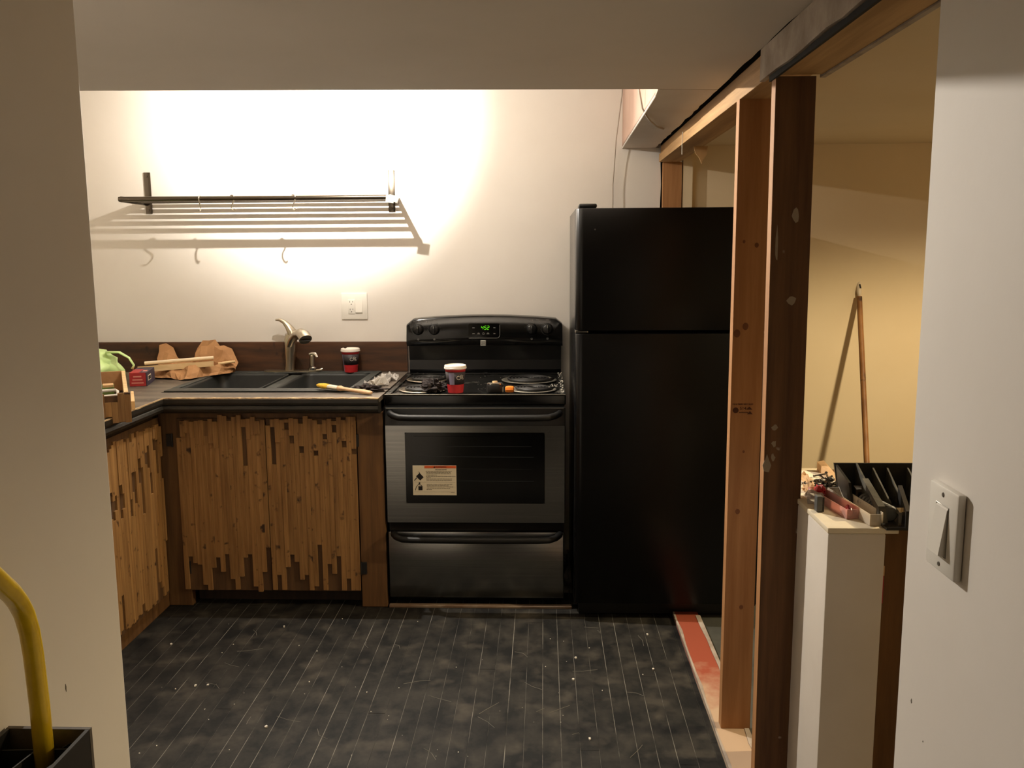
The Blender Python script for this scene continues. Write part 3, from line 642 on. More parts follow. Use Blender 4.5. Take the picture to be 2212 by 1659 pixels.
MB().tube([(-1.865, 4.056, 0.985), (-1.560, 4.115, 1.004)], 0.0085, 10).build('dowel', mat('whitened_wood', (226, 208, 178), 0.6), s1, smooth='auto')
s2 = thing('wood_stick', 'flat pale batten lying in the paper bag below the dowel', 'stick', (-1.7, 4.08, 0.965), 'pale sticks in the paper bag')
MB().hexa([(-1.885, 4.020, 0.945), (-1.555, 4.075, 0.968), (-1.555, 4.100, 0.966), (-1.885, 4.044, 0.943), (-1.885, 4.022, 0.974), (-1.555, 4.077, 0.992), (-1.555, 4.100, 0.990), (-1.885, 4.044, 0.972)]).build('batten', PINE, s2)
s3 = thing('wood_stick', 'short pale peg poking out of the right end of the paper bag', 'stick', (-1.51, 4.2, 0.965), 'pale sticks in the paper bag')
MB().tube([(-1.56, 4.17, 0.968), (-1.488, 4.20, 0.976)], 0.0065, 10).build('peg', PINE, s3, smooth='auto')
# red and navy carton
cb = thing('carton', 'red and navy printed carton lying between green bag and paper bag', 'carton', (-1.81, 3.92, z0))
q0, ex, ey, ez = Vector((-1.823, 3.805, z0+0.0004)), Vector((0.968, 0.25, 0)), Vector((-0.25, 0.968, 0)), Vector((0, 0, 1))
def cbx(u0, u1, v0, v1, w0, w1):
    q = [q0+ex*u+ey*v for u, v in ((u0, v0), (u1, v0), (u1, v1), (u0, v1))]
    return [k+ez*w0 for k in q]+[k+ez*w1 for k in q]
MB().hexa(cbx(0, 0.072, 0, 0.20, 0, 0.060)).build('carton_body', CARTNAVY, cb)
MB().hexa(cbx(0.0, 0.068, -0.0006, 0.0, 0.001, 0.0605)).hexa(cbx(0.0, 0.040, -0.0006, 0.13, 0.0601, 0.0607)).build('red_panel', CARTRED, cb)
m = MB()
for k in range(3): m.hexa(cbx(0.008+0.004*k, 0.058-0.004*k, -0.0012, -0.0007, 0.012+0.014*k, 0.018+0.014*k))
m.hexa(cbx(0.046, 0.064, 0.05, 0.09, 0.0601, 0.0607)); m.build('pale_print', mat('pale_red_print', (206, 132, 118), 0.6), cb)
bp_ = MB().hexa(cbx(0.0721, 0.0727, 0.03, 0.10, 0.020, 0.044)).build('barcode_panel', LABEL, cb)
m = MB()
for k in range(9): m.hexa(cbx(0.0728, 0.0732, 0.036+0.0065*k, 0.0395+0.0065*k, 0.023, 0.040))
m.build('barcode', INK, bp_)
# green plastic bag
gb = thing('green_bag', 'crumpled light green plastic bag behind the left wall edge', 'plastic bag', (-2.0, 3.78, z0))
blob('bag_body', (-2.045, 3.86, 0.985), (0.16, 0.13, 0.095), 0.24, 1.3, GREENBAG, 4, parent=gb, flatz=z0, nu=30, nv=18, smooth=True)
blob('bag_fold', (-1.990, 3.70, 0.962), (0.085, 0.06, 0.075), 0.28, 1.4, GREENBAG, 12, parent=gb, flatz=z0, nu=24, nv=14, smooth=True)
MB().tube([(-1.935, 3.84, 1.062), (-1.882, 3.85, 1.060), (-1.842, 3.855, 1.035), (-1.824, 3.858, 1.002), (-1.830, 3.852, 0.984)], [0.016, 0.015, 0.012, 0.010, 0.012], 10, flat=0.35).build('bag_handle', GREENBAG, gb, smooth=True)
# loose drawer
dr = thing('drawer_box', 'pulled-out wooden drawer box with stripped-wood front, askew on the left counter', 'box', (-1.65, 3.35, z0))
Cn = Vector((-1.486, 3.095, 0)); dax = Vector((-0.4436, 0.8962, 0)); fx = Vector((-0.8962, -0.4436, 0))
def dbox(u0, u1, v0, v1, za, zb_):
    """u along the front toward the left, v back along the drawer"""
    q = [Cn+fx*u+dax*v for u, v in ((u0, v0), (u1, v0), (u1, v1), (u0, v1))]
    return [Vector((p.x, p.y, za)) for p in q]+[Vector((p.x, p.y, zb_)) for p in q]
fr = MB().hexa(dbox(-0.002, 0.056, 0.0, 0.016, 0.893, 0.990)).hexa(dbox(0.056, 0.34, 0.0, 0.016, 0.9132, 0.990)).build('front_board', BACKER, dr)
for k in range(16):
    za = (0.893 if k < 3 else 0.9132)+R.choice((0, 0.0, 0.003)); zt = 1.0-R.choice((0, 0, 0.003))
    if k in (2, 3): zt = 0.968
    MB().hexa(dbox(-0.002+k*0.0213+0.0003, -0.002+(k+1)*0.0213-0.0003, -0.008-R.random()*0.002, 0.0, za, zt)).build('wood_strip', PLANKL, fr)
MB().hexa(dbox(0.004, 0.018, 0.0165, 0.66, z0, 1.0)).build('side_board', PINE, dr)
MB().hexa(dbox(0.31, 0.324, 0.0165, 0.66, z0, 1.0)).build('side_board', PINE, dr)
MB().hexa(dbox(0.018, 0.31, 0.646, 0.66, z0, 1.0)).build('back_board', KRAFT, dr)
MB().hexa(dbox(0.018, 0.31, 0.0165, 0.646, z0, 0.918)).build('bottom_board', DARKWOOD, dr)
t = thing('wood_sliver', 'pale thin offcut leaning against the drawer box', 'offcut', (-1.6, 3.3, z0))
MB().hexa([Vector(q)+Vector((0.016, 0.008, 0)) for q in ((-1.560, 3.215, z0), (-1.548, 3.220, z0), (-1.650, 3.43, z0), (-1.662, 3.43, z0), (-1.560, 3.215, 0.945), (-1.548, 3.220, 0.945), (-1.650, 3.43, 0.950), (-1.662, 3.43, 0.950))]).build('offcut', PINE, t)
def dpt(u, v, z): p = Cn+fx*u+dax*v; return Vector((p.x, p.y, z))
gx = thing('green_carton', 'small green carton lying inside the drawer box', 'carton', dpt(0.09, 0.40, 0.919))
MB().hexa(dbox(0.05, 0.20, 0.34, 0.44, 0.9185, 0.975)).build('carton_body', GREENBOX, gx)
MB().hexa(dbox(0.052, 0.09, 0.345, 0.40, 0.9755, 0.984)).build('carton_flap', PAPER, gx)
wb = thing('white_bracket', 'white plastic bracket loop lying in the drawer box near its front', 'bracket', dpt(0.06, 0.2, 0.93))
MB().tube([dpt(0.16, 0.20, 0.982), dpt(0.045, 0.19, 0.985), dpt(0.038, 0.17, 0.982), dpt(0.04, 0.12, 0.975), dpt(0.15, 0.11, 0.972)], 0.0055, 8).build('loop', WHITEPL, wb, smooth='auto')
MB().tube([dpt(0.16, 0.14, 0.955), dpt(0.07, 0.12, 0.955), dpt(0.05, 0.09, 0.965)], 0.010, 8).build('arm', WHITEPL, wb, smooth='auto')
blob('bracket_base', dpt(0.10, 0.15, 0.935), (0.07, 0.07, 0.02), 0.3, 2, BLACKPL, 8, parent=wb, flatz=0.9185, nu=14, nv=8)

# ------------------------------------------------------------------ electric range
rg = thing('electric_range', 'black and stainless coil-top electric range beside the sink cabinet', 'stove', (-0.2825, 3.9, 0))
xl, xr = -0.655, 0.090; xc = (xl+xr)/2
MB().box(xl+0.004, xr-0.004, 3.600, 4.295, 0.045, 0.893).build('range_body', SATIN, rg)
MB().box(xl+0.05, xr-0.05, 3.66, 4.25, 0.0, 0.045).build('plinth', VOID, rg)
mb = MB().box(xl-0.001, xr+0.001, 3.586, 3.604, 0.868, 0.9105, bev=0.005, seg=3); mb.build('front_panel', ENAMEL, rg, smooth='auto')
# cooktop: flat deck with raised rim
mb = MB()
mb.box(xl, xr, 3.604, 4.262, 0.893, 0.9060)
for b in ((xl, xr, 3.5875, 3.606), (xl, xr, 4.235, 4.262), (xl, xl+0.022, 3.606, 4.235), (xr-0.022, xr, 3.606, 4.235)):
    mb.box(*b, 0.9045, 0.9130, bev=0.003)
mb.build('cooktop', DUSTENAMEL, rg, smooth='auto')
MB().tube([(xl, 3.5862, 0.9115), (xr, 3.5862, 0.9115)], 0.0022, 8).build('front_trim', mat('dull_trim', (150, 146, 136), 0.3, metal=0.8), rg)
for cx, cy, r in ((-0.515, 3.728, 0.098), (-0.531, 4.030, 0.096), (-0.066, 4.010, 0.122), (-0.045, 3.728, 0.096)):
    bu = MB().lathe([(r+0.004, 0.0065), (r, 0.009), (r-0.006, 0.0085), (r-0.016, 0.003), (r-0.05, -0.004), (0.015, -0.006), (0, -0.006)], (cx, cy, 0.9062), 40).build('drip_pan', NICKEL if cx < -0.3 else mat('dull_drip_pan', (150, 146, 134), 0.42, metal=0.85), rg, smooth='auto')
    pts = []; turns = 4 if r < 0.11 else 5; r_in = 0.022; r_out = r-0.020
    for k in range(turns*22+1):
        f_ = k/(turns*22); a = f_*turns*2*PI; q = r_in+(r_out-r_in)*f_; pts.append((cx+q*math.cos(a), cy+q*math.sin(a), 0.9185))
    pts += [(cx+r_out+0.004, cy+0.01, 0.917), (cx+r_out+0.014, cy+0.02, 0.912)]
    MB().tube(pts, 0.0058, 8).build('coil', COIL, bu, smooth=True)
    m = MB()
    for k in range(3):
        a = 0.5+k*2*PI/3; m.box(-r_out, 0, -0.001, 0.001, -0.012, -0.004, M=Matrix.Translation((cx, cy, 0.9185)) @ Matrix.Rotation(a, 4, 'Z'))
    m.build('coil_support', SCREW, bu)
# back guard: lower splash, tilted control panel with arched top
pf = [(4.262, 0.905), (4.292, 0.905), (4.292, 1.10), (4.250, 1.10), (4.236, 1.045), (4.252, 0.975), (4.246, 0.93)]
MB().prism(pf, xl+0.006, xr-0.006, 'x').build('splash_panel', mat('satin_black_enamel', (9, 9, 9), 0.3), rg)
top = []
for k in range(25):
    f_ = k/24; X = xl-0.001+(xr-xl+0.002)*f_; zt = 1.172+0.020*(1-(2*f_-1)**2)
    e_ = min(f_, 1-f_)*(xr-xl)
    if e_ < 0.022: zt -= 0.022-math.sqrt(max(0.022**2-(0.022-e_)**2, 0))
    top.append((X, zt))
m = MB(); bm = m.bm; n = len(top); rows = []
for (yo, zf, ins) in ((4.225, 0, 0), (4.208, 0.14, 0.001), (4.206, 0.26, 0.002), (4.216, 0.93, 0.003), (4.222, 0.985, 0.003), (4.236, 1.0, 0.006), (4.290, 1.0, 0.004)):
    row = []
    for X, zt in top:
        zb_ = 1.045-0.007*(1-((X-xc)/(xr-xc))**2)*(-1)
        xx = xc+(X-xc)*(1-ins); row.append(bm.verts.new((xx, yo, zb_+(zt-zb_)*zf if zf < 1 else zt+0.001)))
    rows.append(row)
for a, b_ in zip(rows, rows[1:]):
    for k in range(n-1): bm.faces.new((a[k], a[k+1], b_[k+1], b_[k]))
bk = [bm.verts.new((v.co.x, 4.290, v.co.z)) for v in rows[0]]
for k in range(n-1): bm.faces.new((bk[k], bk[k+1], rows[0][k+1], rows[0][k]))
for k in range(n-1): bm.faces.new((rows[-1][k], rows[-1][k+1], bk[k+1], bk[k]))
for e_ in (0, -1): bm.faces.new([r_[e_] for r_ in rows]+[bk[e_]])
pan = m.build('control_panel', ENAMEL, rg, smooth='auto', recalc=True)
yp = lambda z: 4.2065+(z-1.08)*0.11 if z > 1.08 else 4.2065   # front surface of the panel
def kpt(x, z, o=0.0): return (x, yp(z)-o, z)
for kx, kz in ((-0.598, 1.126), (-0.521, 1.126), (-0.056, 1.127), (0.019, 1.128)):
    kb = MB().lathe([(0, 0), (0.027, 0), (0.026, -0.006), (0.022, -0.010), (0.020, -0.022), (0.016, -0.025), (0, -0.025)], kpt(kx, kz), 24, 'y').box(kx-0.0055, kx+0.0055, yp(kz)-0.034, yp(kz)-0.020, kz-0.019, kz+0.021, bev=0.003).build('knob', SATIN, rg, smooth='auto')
    MB().box(kx-0.0012, kx+0.0012, yp(kz)-0.0347, yp(kz)-0.0335, kz+0.006, kz+0.018).build('pointer', PRINT, kb)
    m = MB()
    for k in range(14):
        a = PI/2+0.45+k*(2*PI-0.9)/13; q = 0.033
        m.box(-0.0006, 0.0006, -0.0004, 0.0004, q-0.0018, q+0.0018, M=Matrix.Translation(kpt(kx, kz, 0.0008)) @ Matrix.Rotation(a-PI/2, 4, 'Y'))
    m.tube([kpt(kx+0.0305*math.cos(a), kz+0.0305*math.sin(a), 0.0006) for a in [2.6+0.25*i for i in range(12)]], 0.0005, 5)
    m.build('dial_marks', DIMPRINT, pan)
    text('dial_lettering', 'OFF', 0.008, kpt(kx, kz+0.041, 0.001), PRINT, pan)
    m = MB().tube([kpt(kx+0.0042*math.cos(2*PI*i/10), kz-0.047+0.0042*math.sin(2*PI*i/10), 0.0008) for i in range(11)], 0.0006, 5)
    m.box(kx-0.002, kx+0.001, yp(1.08)-0.001, yp(1.08), kz-0.049, kz-0.0465); m.build('burner_symbol', PRINT, pan)
for lx, lz in ((-0.557, 1.162), (-0.019, 1.163)):
    MB().lathe([(0, -0.0015), (0.0026, -0.0015), (0.0026, 0.0), (0, 0.0)], kpt(lx, lz, 0.0005), 10, 'y').box(lx-0.016, lx-0.002, yp(lz)-0.001, yp(lz), lz+0.006, lz+0.0085).build('indicator', PRINT, pan)
for lx, lz in ((-0.633, 1.157), (-0.618, 1.163)): MB().box(lx-0.004, lx+0.004, yp(lz)-0.001, yp(lz)+0.001, lz-0.002, lz+0.002).build('indicator', DIMPRINT, pan)
dp = MB().prism(rrect(-0.357, -0.206, 1.083, 1.155, 0.010), 4.2045, 4.212, 'y').build('display_panel', mat('display_black', (5, 5, 6), 0.12), pan)
MB().tube([(-0.3555, 4.2042, 1.0845), (-0.220, 4.2042, 1.0845), (-0.211, 4.2042, 1.090), (-0.2075, 4.2042, 1.10), (-0.2075, 4.2042, 1.148)], 0.0011, 6).build('display_rim', PRINT, pan)
# seven-segment clock 4:52
def seg7(x, z, ch, s, m):
    segs = {'4': 'bcfg', '5': 'acdfg', '2': 'abdeg'}[ch]; w_, h_ = 0.0078*s, 0.0075*s; t_ = 0.0014*s; sh = 0.12
    for c_ in segs:
        hx = {'a': (0, 2*h_), 'g': (0, h_), 'd': (0, 0)}.get(c_)
        if hx: zz = z+hx[1]; xx = x+sh*hx[1]; m.box(xx+0.0005, xx+w_-0.0005, 4.2030, 4.2040, zz-t_/2, zz+t_/2)
        else:
            xo = w_ if c_ in 'bc' else 0; zo = h_ if c_ in 'bf' else 0
            xx = x+xo+sh*(zo); m.prism([(xx-t_/2+sh*0.0005, z+zo+0.0006), (xx+t_/2, z+zo+0.0006), (xx+t_/2+sh*h_, z+zo+h_-0.0006), (xx-t_/2+sh*h_, z+zo+h_-0.0006)], 4.2030, 4.2040, 'y')
m = MB()
for i, ch in enumerate('452'): seg7(-0.2965+i*0.0135+(0.001 if i else 0), 1.126, ch, 1.12, m)
m.box(-0.2852, -0.2838, 4.2030, 4.2040, 1.1300, 1.1316).box(-0.2846, -0.2832, 4.2030, 4.2040, 1.1375, 1.1391)
m.build('clock_digits', GREEN7, dp)
m = MB()
for bx, bz, w_ in ((-0.333, 1.134, .011), (-0.333, 1.106, .011), (-0.309, 1.105, .012), (-0.264, 1.105, .013), (-0.233, 1.134, .009), (-0.233, 1.106, .009)):
    m.box(bx-w_/2, bx+w_/2, 4.2036, 4.2046, bz-0.0013, bz+0.0013)
    if w_ > .0115: m.box(bx-w_/3, bx+w_/3, 4.2036, 4.2046, bz+0.003, bz+0.005)
m.tube([(-0.286+0.0045*math.cos(2*PI*i/12), 4.204, 1.106+0.0045*math.sin(2*PI*i/12)) for i in range(13)], 0.0008, 5)
m.build('button_print', PRINT, dp)
em = MB().box(-0.3005, -0.2745, 4.2015, 4.2062, 1.0475, 1.0745, bev=0.002).build('emblem', LOGO, pan)
m = MB()
for z in (1.0688, 1.0652): m.box(-0.2975, -0.2775, 4.2008, 4.2016, z-0.0005, z+0.0005)
m.tube([(-0.2975, 4.2012, 1.0585), (-0.288, 4.2012, 1.0605), (-0.281, 4.2012, 1.0560), (-0.2765, 4.2012, 1.0535)], 0.0009, 5).tube([(-0.2765, 4.2012, 1.062), (-0.286, 4.2012, 1.0555), (-0.2975, 4.2012, 1.0535)], 0.0008, 5)
m.build('emblem_lines', IRON, em)
# oven door
od = MB().box(xl+0.001, xr-0.001, 3.566, 3.598, 0.372, 0.862, bev=0.004).build('oven_door', SATIN, rg, smooth='auto')
# stainless skin with the window opening cut out
m = MB(); bm = m.bm
ox0, ox1, oz0, oz1 = xl+0.004, xr-0.004, 0.376, 0.787
inn = rrect(-0.571, 0.005, 0.458, 0.758, 0.012, 4)
for a, b_, c_, d_ in ((ox0, ox1, oz0, 0.458), (ox0, ox1, 0.758, oz1), (ox0, -0.571, 0.458, 0.758), (0.005, ox1, 0.458, 0.758)): m.box(a, b_, 3.5600, 3.5665, c_, d_)
m.build('steel_skin', STEEL, od)
MB().prism(inn, 3.5625, 3.5660, 'y').build('window_border', ENAMEL, od)
MB().box(-0.535, -0.028, 3.5600, 3.5622, 0.478, 0.742).build('window_glass', ENAMEL, od)
m = MB()
for z in (0.655, 0.553): m.tube([(-0.515, 3.5597, z+0.002), (-0.04, 3.5597, z)], 0.0007, 5)
for z in (0.70, 0.605): m.tube([(-0.40, 3.5597, z), (-0.05, 3.5597, z)], 0.0004, 4)
m.build('rack_wire', mat('faint_rack', (34, 34, 33), 0.8, spec=0.1), od)
MB().box(xl+0.008, xr-0.008, 3.560, 3.567, 0.857, 0.8605).build('door_edge_trim', mat('dull_trim2', (110, 108, 100), 0.3, metal=0.7), od)
HANDLE = mat('matte_black_handle', (14, 14, 13), 0.5, spec=0.35)
def bar(xa, xb, z, name, par):
    pth = [(xa, 3.562, z+0.010), (xa+0.004, 3.545, z+0.009), (xa+0.018, 3.524, z+0.005), (xa+0.045, 3.510, z), (xa+0.09, 3.506, z-0.001), (xc, 3.505, z-0.002), (xb-0.09, 3.506, z-0.001), (xb-0.045, 3.510, z), (xb-0.018, 3.524, z+0.005), (xb-0.004, 3.545, z+0.009), (xb, 3.562, z+0.010)]
    return MB().tube(pth, [0.013]+[0.0135]*9+[0.013], 14).build(name, HANDLE, par, smooth=True)
bar(-0.630, 0.066, 0.830, 'door_handle', od)
wl = MB().box(-0.5415, -0.3605, 3.5588, 3.5599, 0.4935, 0.6195).build('warning_label', LABEL, od)
wl['label'] = 'white warning sticker with orange heading'
m = MB().box(-0.4925, -0.3615, 3.5582, 3.5588, 0.6080, 0.6185); m.build('heading_band', ORANGE, wl)
text('heading_lettering', '\u25B2WARNING'.replace('\u25B2', ''), 0.0095, (-0.424, 3.5580, 0.6132), INK, wl)
m = MB().prism([(-0.4555, 0.6095), (-0.4465, 0.6095), (-0.451, 0.6168)], 3.5578, 3.5582, 'y')
m.prism([(-0.513, 0.588), (-0.496, 0.570), (-0.511, 0.556), (-0.528, 0.574)], 3.5582, 3.5588, 'y')
m.box(-0.519, -0.502, 3.5582, 3.5588, 0.5145, 0.5315).tube([(-0.532, 3.5585, 0.5145), (-0.527, 3.5585, 0.530), (-0.518, 3.5585, 0.541), (-0.505, 3.5585, 0.535), (-0.502, 3.5585, 0.528)], 0.0012, 5)
m.box(-0.517, -0.511, 3.5582, 3.5588, 0.541, 0.548).tube([(-0.535, 3.5585, 0.556), (-0.525, 3.5585, 0.568)], 0.0018, 5).tube([(-0.517, 3.5585, 0.594), (-0.511, 3.5585, 0.587)], 0.0008, 4)
m.build('pictograms', INK, wl)
text('subtitle_lettering', 'TIP-OVER HAZARD', 0.0056, (-0.424, 3.5584, 0.6020), INK, wl)
m = MB()
for k, (a, b_) in enumerate(((-0.487, -0.379), (-0.485, -0.384), (-0.485, -0.383), (-0.484, -0.441), (-0.487, -0.364), (-0.485, -0.467), (-0.487, -0.376), (-0.485, -0.380))):
    z = 0.5955-k*0.0054
    while a < b_-0.002:
        l_ = R.uniform(0.004, 0.013); m.box(a, min(a+l_, b_), 3.5583, 3.5588, z-0.0011, z+0.0011); a += l_+0.0016
for k, (a, b_) in enumerate(((-0.484, -0.377), (-0.484, -0.393), (-0.484, -0.374), (-0.484, -0.386), (-0.485, -0.463))):
    z = 0.5400-k*0.0056
    while a < b_-0.002:
        l_ = R.uniform(0.004, 0.013); m.box(a, min(a+l_, b_), 3.5583, 3.5588, z-0.0010, z+0.0010); a += l_+0.0016
m.box(-0.536, -0.366, 3.5584, 3.5588, 0.5493, 0.5497).box(-0.536, -0.366, 3.5584, 3.5588, 0.5079, 0.5084).box(-0.384, -0.369, 3.5583, 3.5588, 0.5040, 0.5055)
m.build('fine_print', LABELB, wl)
MB().box(xl+0.01, xr-0.01, 3.585, 3.60, 0.335, 0.371).build('shadow_gap', VOID, rg)
dw = MB().box(xl+0.005, xr-0.007, 3.562, 3.598, 0.047, 0.334, bev=0.003).build('storage_drawer', STEEL, rg, smooth='auto')
bar(-0.628, 0.068, 0.318, 'drawer_handle', dw)
# ------------------------------------------------------------------ refrigerator
fg = thing('refrigerator', 'black top-freezer refrigerator standing between stove and studs', 'refrigerator', (0.50, 3.85, 0))
fx0, fx1 = 0.124, 0.878
MB().box(fx0, fx1, 3.535, 4.215, 0.03, 1.655, bev=0.004).build('fridge_body', FRIDGESIDE, fg)
def fdoor(nm, za, zb_):
    pts = [(fx0+0.001, 3.528)]+[(fx0+0.03-0.03*math.cos(a), 3.470-0.030*math.sin(a)) for a in [i*PI/2/7 for i in range(8)]]
    pts += [(fx1-0.03+0.03*math.sin(a), 3.470-0.03*math.cos(a)) for a in [i*PI/2/7 for i in range(8)]]+[(fx1-0.001, 3.528)]
    return MB().prism(pts, za, zb_, 'z', bev=0.004).build(nm, FRIDGE, fg, smooth='auto')
fdoor('freezer_door', 1.186, 1.653)
fdoor('fridge_door', 0.075, 1.174)
MB().box(fx0+0.01, fx1-0.01, 3.529, 3.536, 0.08, 1.65).build('door_gasket', VOID, fg)
MB().box(fx0+0.012, fx0+0.082, 3.475, 3.57, 1.6555, 1.672, bev=0.006).build('hinge_cover', SATIN, fg, smooth='auto')
MB().box(fx0-0.001, fx0+0.05, 3.458, 3.53, 1.1755, 1.1845, bev=0.002).lathe([(0, 0), (0.007, 0), (0.007, 0.004), (0, 0.004)], (fx0+0.012, 3.470, 1.181), 10).build('middle_hinge', CHROME, fg)
MB().box(fx0+0.02, fx1-0.02, 3.505, 3.54, 0.004, 0.07, bev=0.004).build('kick_grille', SATIN, fg)
m = MB().lathe([(0, 0), (0.0032, 0), (0.0032, -0.0012), (0, -0.0012)], (0.197, 3.4399, 1.573), 10, 'y'); m.build('pale_speck', DIMPRINT, fg)
# ------------------------------------------------------------------ wall shelf of steel tubes with three hooks
sh = thing('wall_shelf', 'steel rail shelf of parallel tubes mounted on the bright back wall', 'shelf', (-1.3, YW, 1.74))
zs = 1.738; ya = YW-0.27
for xb in (-1.912, -0.727):
    MB().box(xb-0.016, xb+0.016, YW-0.006, YW-0.0006, 1.684, 1.880, bev=0.001).lathe([(0, 0), (0.005, 0), (0.004, -0.003), (0, -0.003)], (xb, YW-0.006, 1.862), 12, 'y').lathe([(0, 0), (0.005, 0), (0.004, -0.003), (0, -0.003)], (xb, YW-0.006, 1.700), 12, 'y').build('bracket', SHELFM, sh, smooth='auto')
for xa, dx in ((-1.912, 0.0), (-0.690, 0.0)):
    x0 = -1.925 if xa < -1.5 else -0.700; x1_ = x0+0.005 if xa < -1.5 else x0+0.005
    MB().hexa([(x0, ya, zs-0.013), (x1_+0.004, ya, zs-0.013), (x1_+0.004, YW-0.007, zs-0.016), (x0, YW-0.007, zs-0.016), (x0, ya, zs+0.013), (x1_+0.004, ya, zs+0.013), (x1_+0.004, YW-0.007, zs+0.016), (x0, YW-0.007, zs+0.016)]).build('side_arm', SHELFM, sh)
for k in range(5):
    y = YW-0.035-0.043*k
    MB().tube([(-1.918, y, zs), (-0.696, y, zs)], 0.0075, 10).build('shelf_tube', SHELFM, sh, smooth='auto')
MB().tube([(-1.93, ya, zs), (-0.688, ya, zs)], 0.0115, 14).build('front_tube', SHELFM, sh, smooth='auto')
MB().box(-0.706, -0.670, ya-0.0155, ya-0.0135, 1.712, 1.745, M=Matrix.Translation((-0.688, ya, 1.73)) @ Matrix.Rotation(0.15, 4, 'Y') @ Matrix.Translation((0.688, -ya, -1.73))).build('price_tag', LABEL, sh)
def hook(x, tilt, lab):
    t = thing('s_hook', lab, 'hook', (x, ya, 1.70), 'hooks on the shelf rail')
    pts = [(0, math.cos(a)*0.015, 0.0+math.sin(a)*0.015) for a in [(-0.5+i*0.35) for i in range(11)]][::-1]
    pts = [(0.0, 0.0145*math.cos(a), 0.0145*math.sin(a)) for a in [-0.3+0.34*i for i in range(11)]]
    last_ = pts[-1]
    pts += [(0, last_[1]+0.004, last_[2]-0.014), (0, last_[1]+0.016, last_[2]-0.030), (0, last_[1]+0.020, last_[2]-0.042)]
    c0 = pts[-1]
    pts += [(0, c0[1]-0.014+0.014*math.cos(a), c0[2]-0.014*math.sin(a)) for a in [0.35*i for i in range(1, 9)]]
    M_ = Matrix.Translation((x, ya, zs)) @ Matrix.Rotation(tilt, 4, 'Z')
    MB().tube([M_ @ Vector(p) for p in pts], 0.0027, 8).build('hook_wire', NICKEL, t, smooth=True)
hook(-1.558, 0.05, 'left of the three wire hooks, hanging nearly edge-on from the shelf rail')
hook(-1.410, 1.05, 'middle of the three wire hooks on the shelf rail')
hook(-1.130, 1.0, 'wire hook nearest the price tag, right of three on the shelf rail')
# ------------------------------------------------------------------ outlet plate on the back wall
op = thing('outlet_plate', 'white double wall plate with outlet and switch above the soap pump', 'outlet', (-0.924, YW, 1.23))
MB().box(-0.988, -0.860, YW-0.0075, YW-0.0004, 1.168, 1.297, bev=0.003).build('plate', WHITEPL, op, smooth='auto')
rc = MB().box(-0.9545, -0.9205, YW-0.0105, YW-0.0065, 1.195, 1.267, bev=0.0015).build('receptacle', WHITEPL, op, smooth='auto')
m = MB()
for z in (1.250, 1.213):
    m.box(-0.9455, -0.9435, YW-0.0112, YW-0.0104, z, z+0.008).box(-0.9320, -0.9300, YW-0.0112, YW-0.0104, z+0.001, z+0.008).lathe([(0, 0), (0.0026, 0), (0.0026, -0.0008), (0, -0.0008)], (-0.9376, YW-0.0104, z-0.0075), 10, 'y')
m.build('socket_slots', DARKSLOT, rc)
MB().hexa([(-0.917, YW-0.010, 1.197), (-0.884, YW-0.010, 1.197), (-0.884, YW-0.006, 1.197), (-0.917, YW-0.006, 1.197), (-0.917, YW-0.0145, 1.203), (-0.884, YW-0.0145, 1.203), (-0.884, YW-0.006, 1.203), (-0.917, YW-0.006, 1.203)]).hexa([(-0.917, YW-0.0145, 1.203), (-0.884, YW-0.0145, 1.203), (-0.884, YW-0.006, 1.203), (-0.917, YW-0.006, 1.203), (-0.917, YW-0.0085, 1.265), (-0.884, YW-0.0085, 1.265), (-0.884, YW-0.006, 1.265), (-0.917, YW-0.006, 1.265)]).build('rocker', WHITEPL, op)
# ------------------------------------------------------------------ light switch on the right wall
sp_ = thing('light_switch', 'large white rocker light switch on the near right wall', 'light switch', (0.58, 1.24, 1.095))
ty = 1.2435; tz = 1.094
MB().box(0.5675, 0.5796, ty-0.0455, ty+0.0455, tz-0.0625, tz+0.0625, bev=0.0035, seg=2).build('plate', WHITEPL, sp_, smooth='auto')
MB().hexa([(0.5685, ty-0.018, tz-0.035), (0.5685, ty+0.018, tz-0.035), (0.5570, ty+0.018, tz-0.033), (0.5570, ty-0.018, tz-0.033), (0.5685, ty-0.018, tz+0.035), (0.5685, ty+0.018, tz+0.035), (0.5660, ty+0.018, tz+0.033), (0.5660, ty-0.018, tz+0.033)]).build('rocker', WHITEPL, sp_)
MB().tube([(0.5673, ty-0.0195, tz-0.0365), (0.5673, ty+0.0195, tz-0.0365), (0.5673, ty+0.0195, tz+0.0365), (0.5673, ty-0.0195, tz+0.0365), (0.5673, ty-0.0195, tz-0.0365)], 0.0007, 5).build('rocker_gap', SCREW, sp_)
for z in (-0.051, 0.051): MB().lathe([(0, 0), (0.0038, 0), (0.003, -0.001), (0, -0.001)], (0.5675, ty, tz+z), 12, 'x').build('plate_screw', SCREW, sp_)
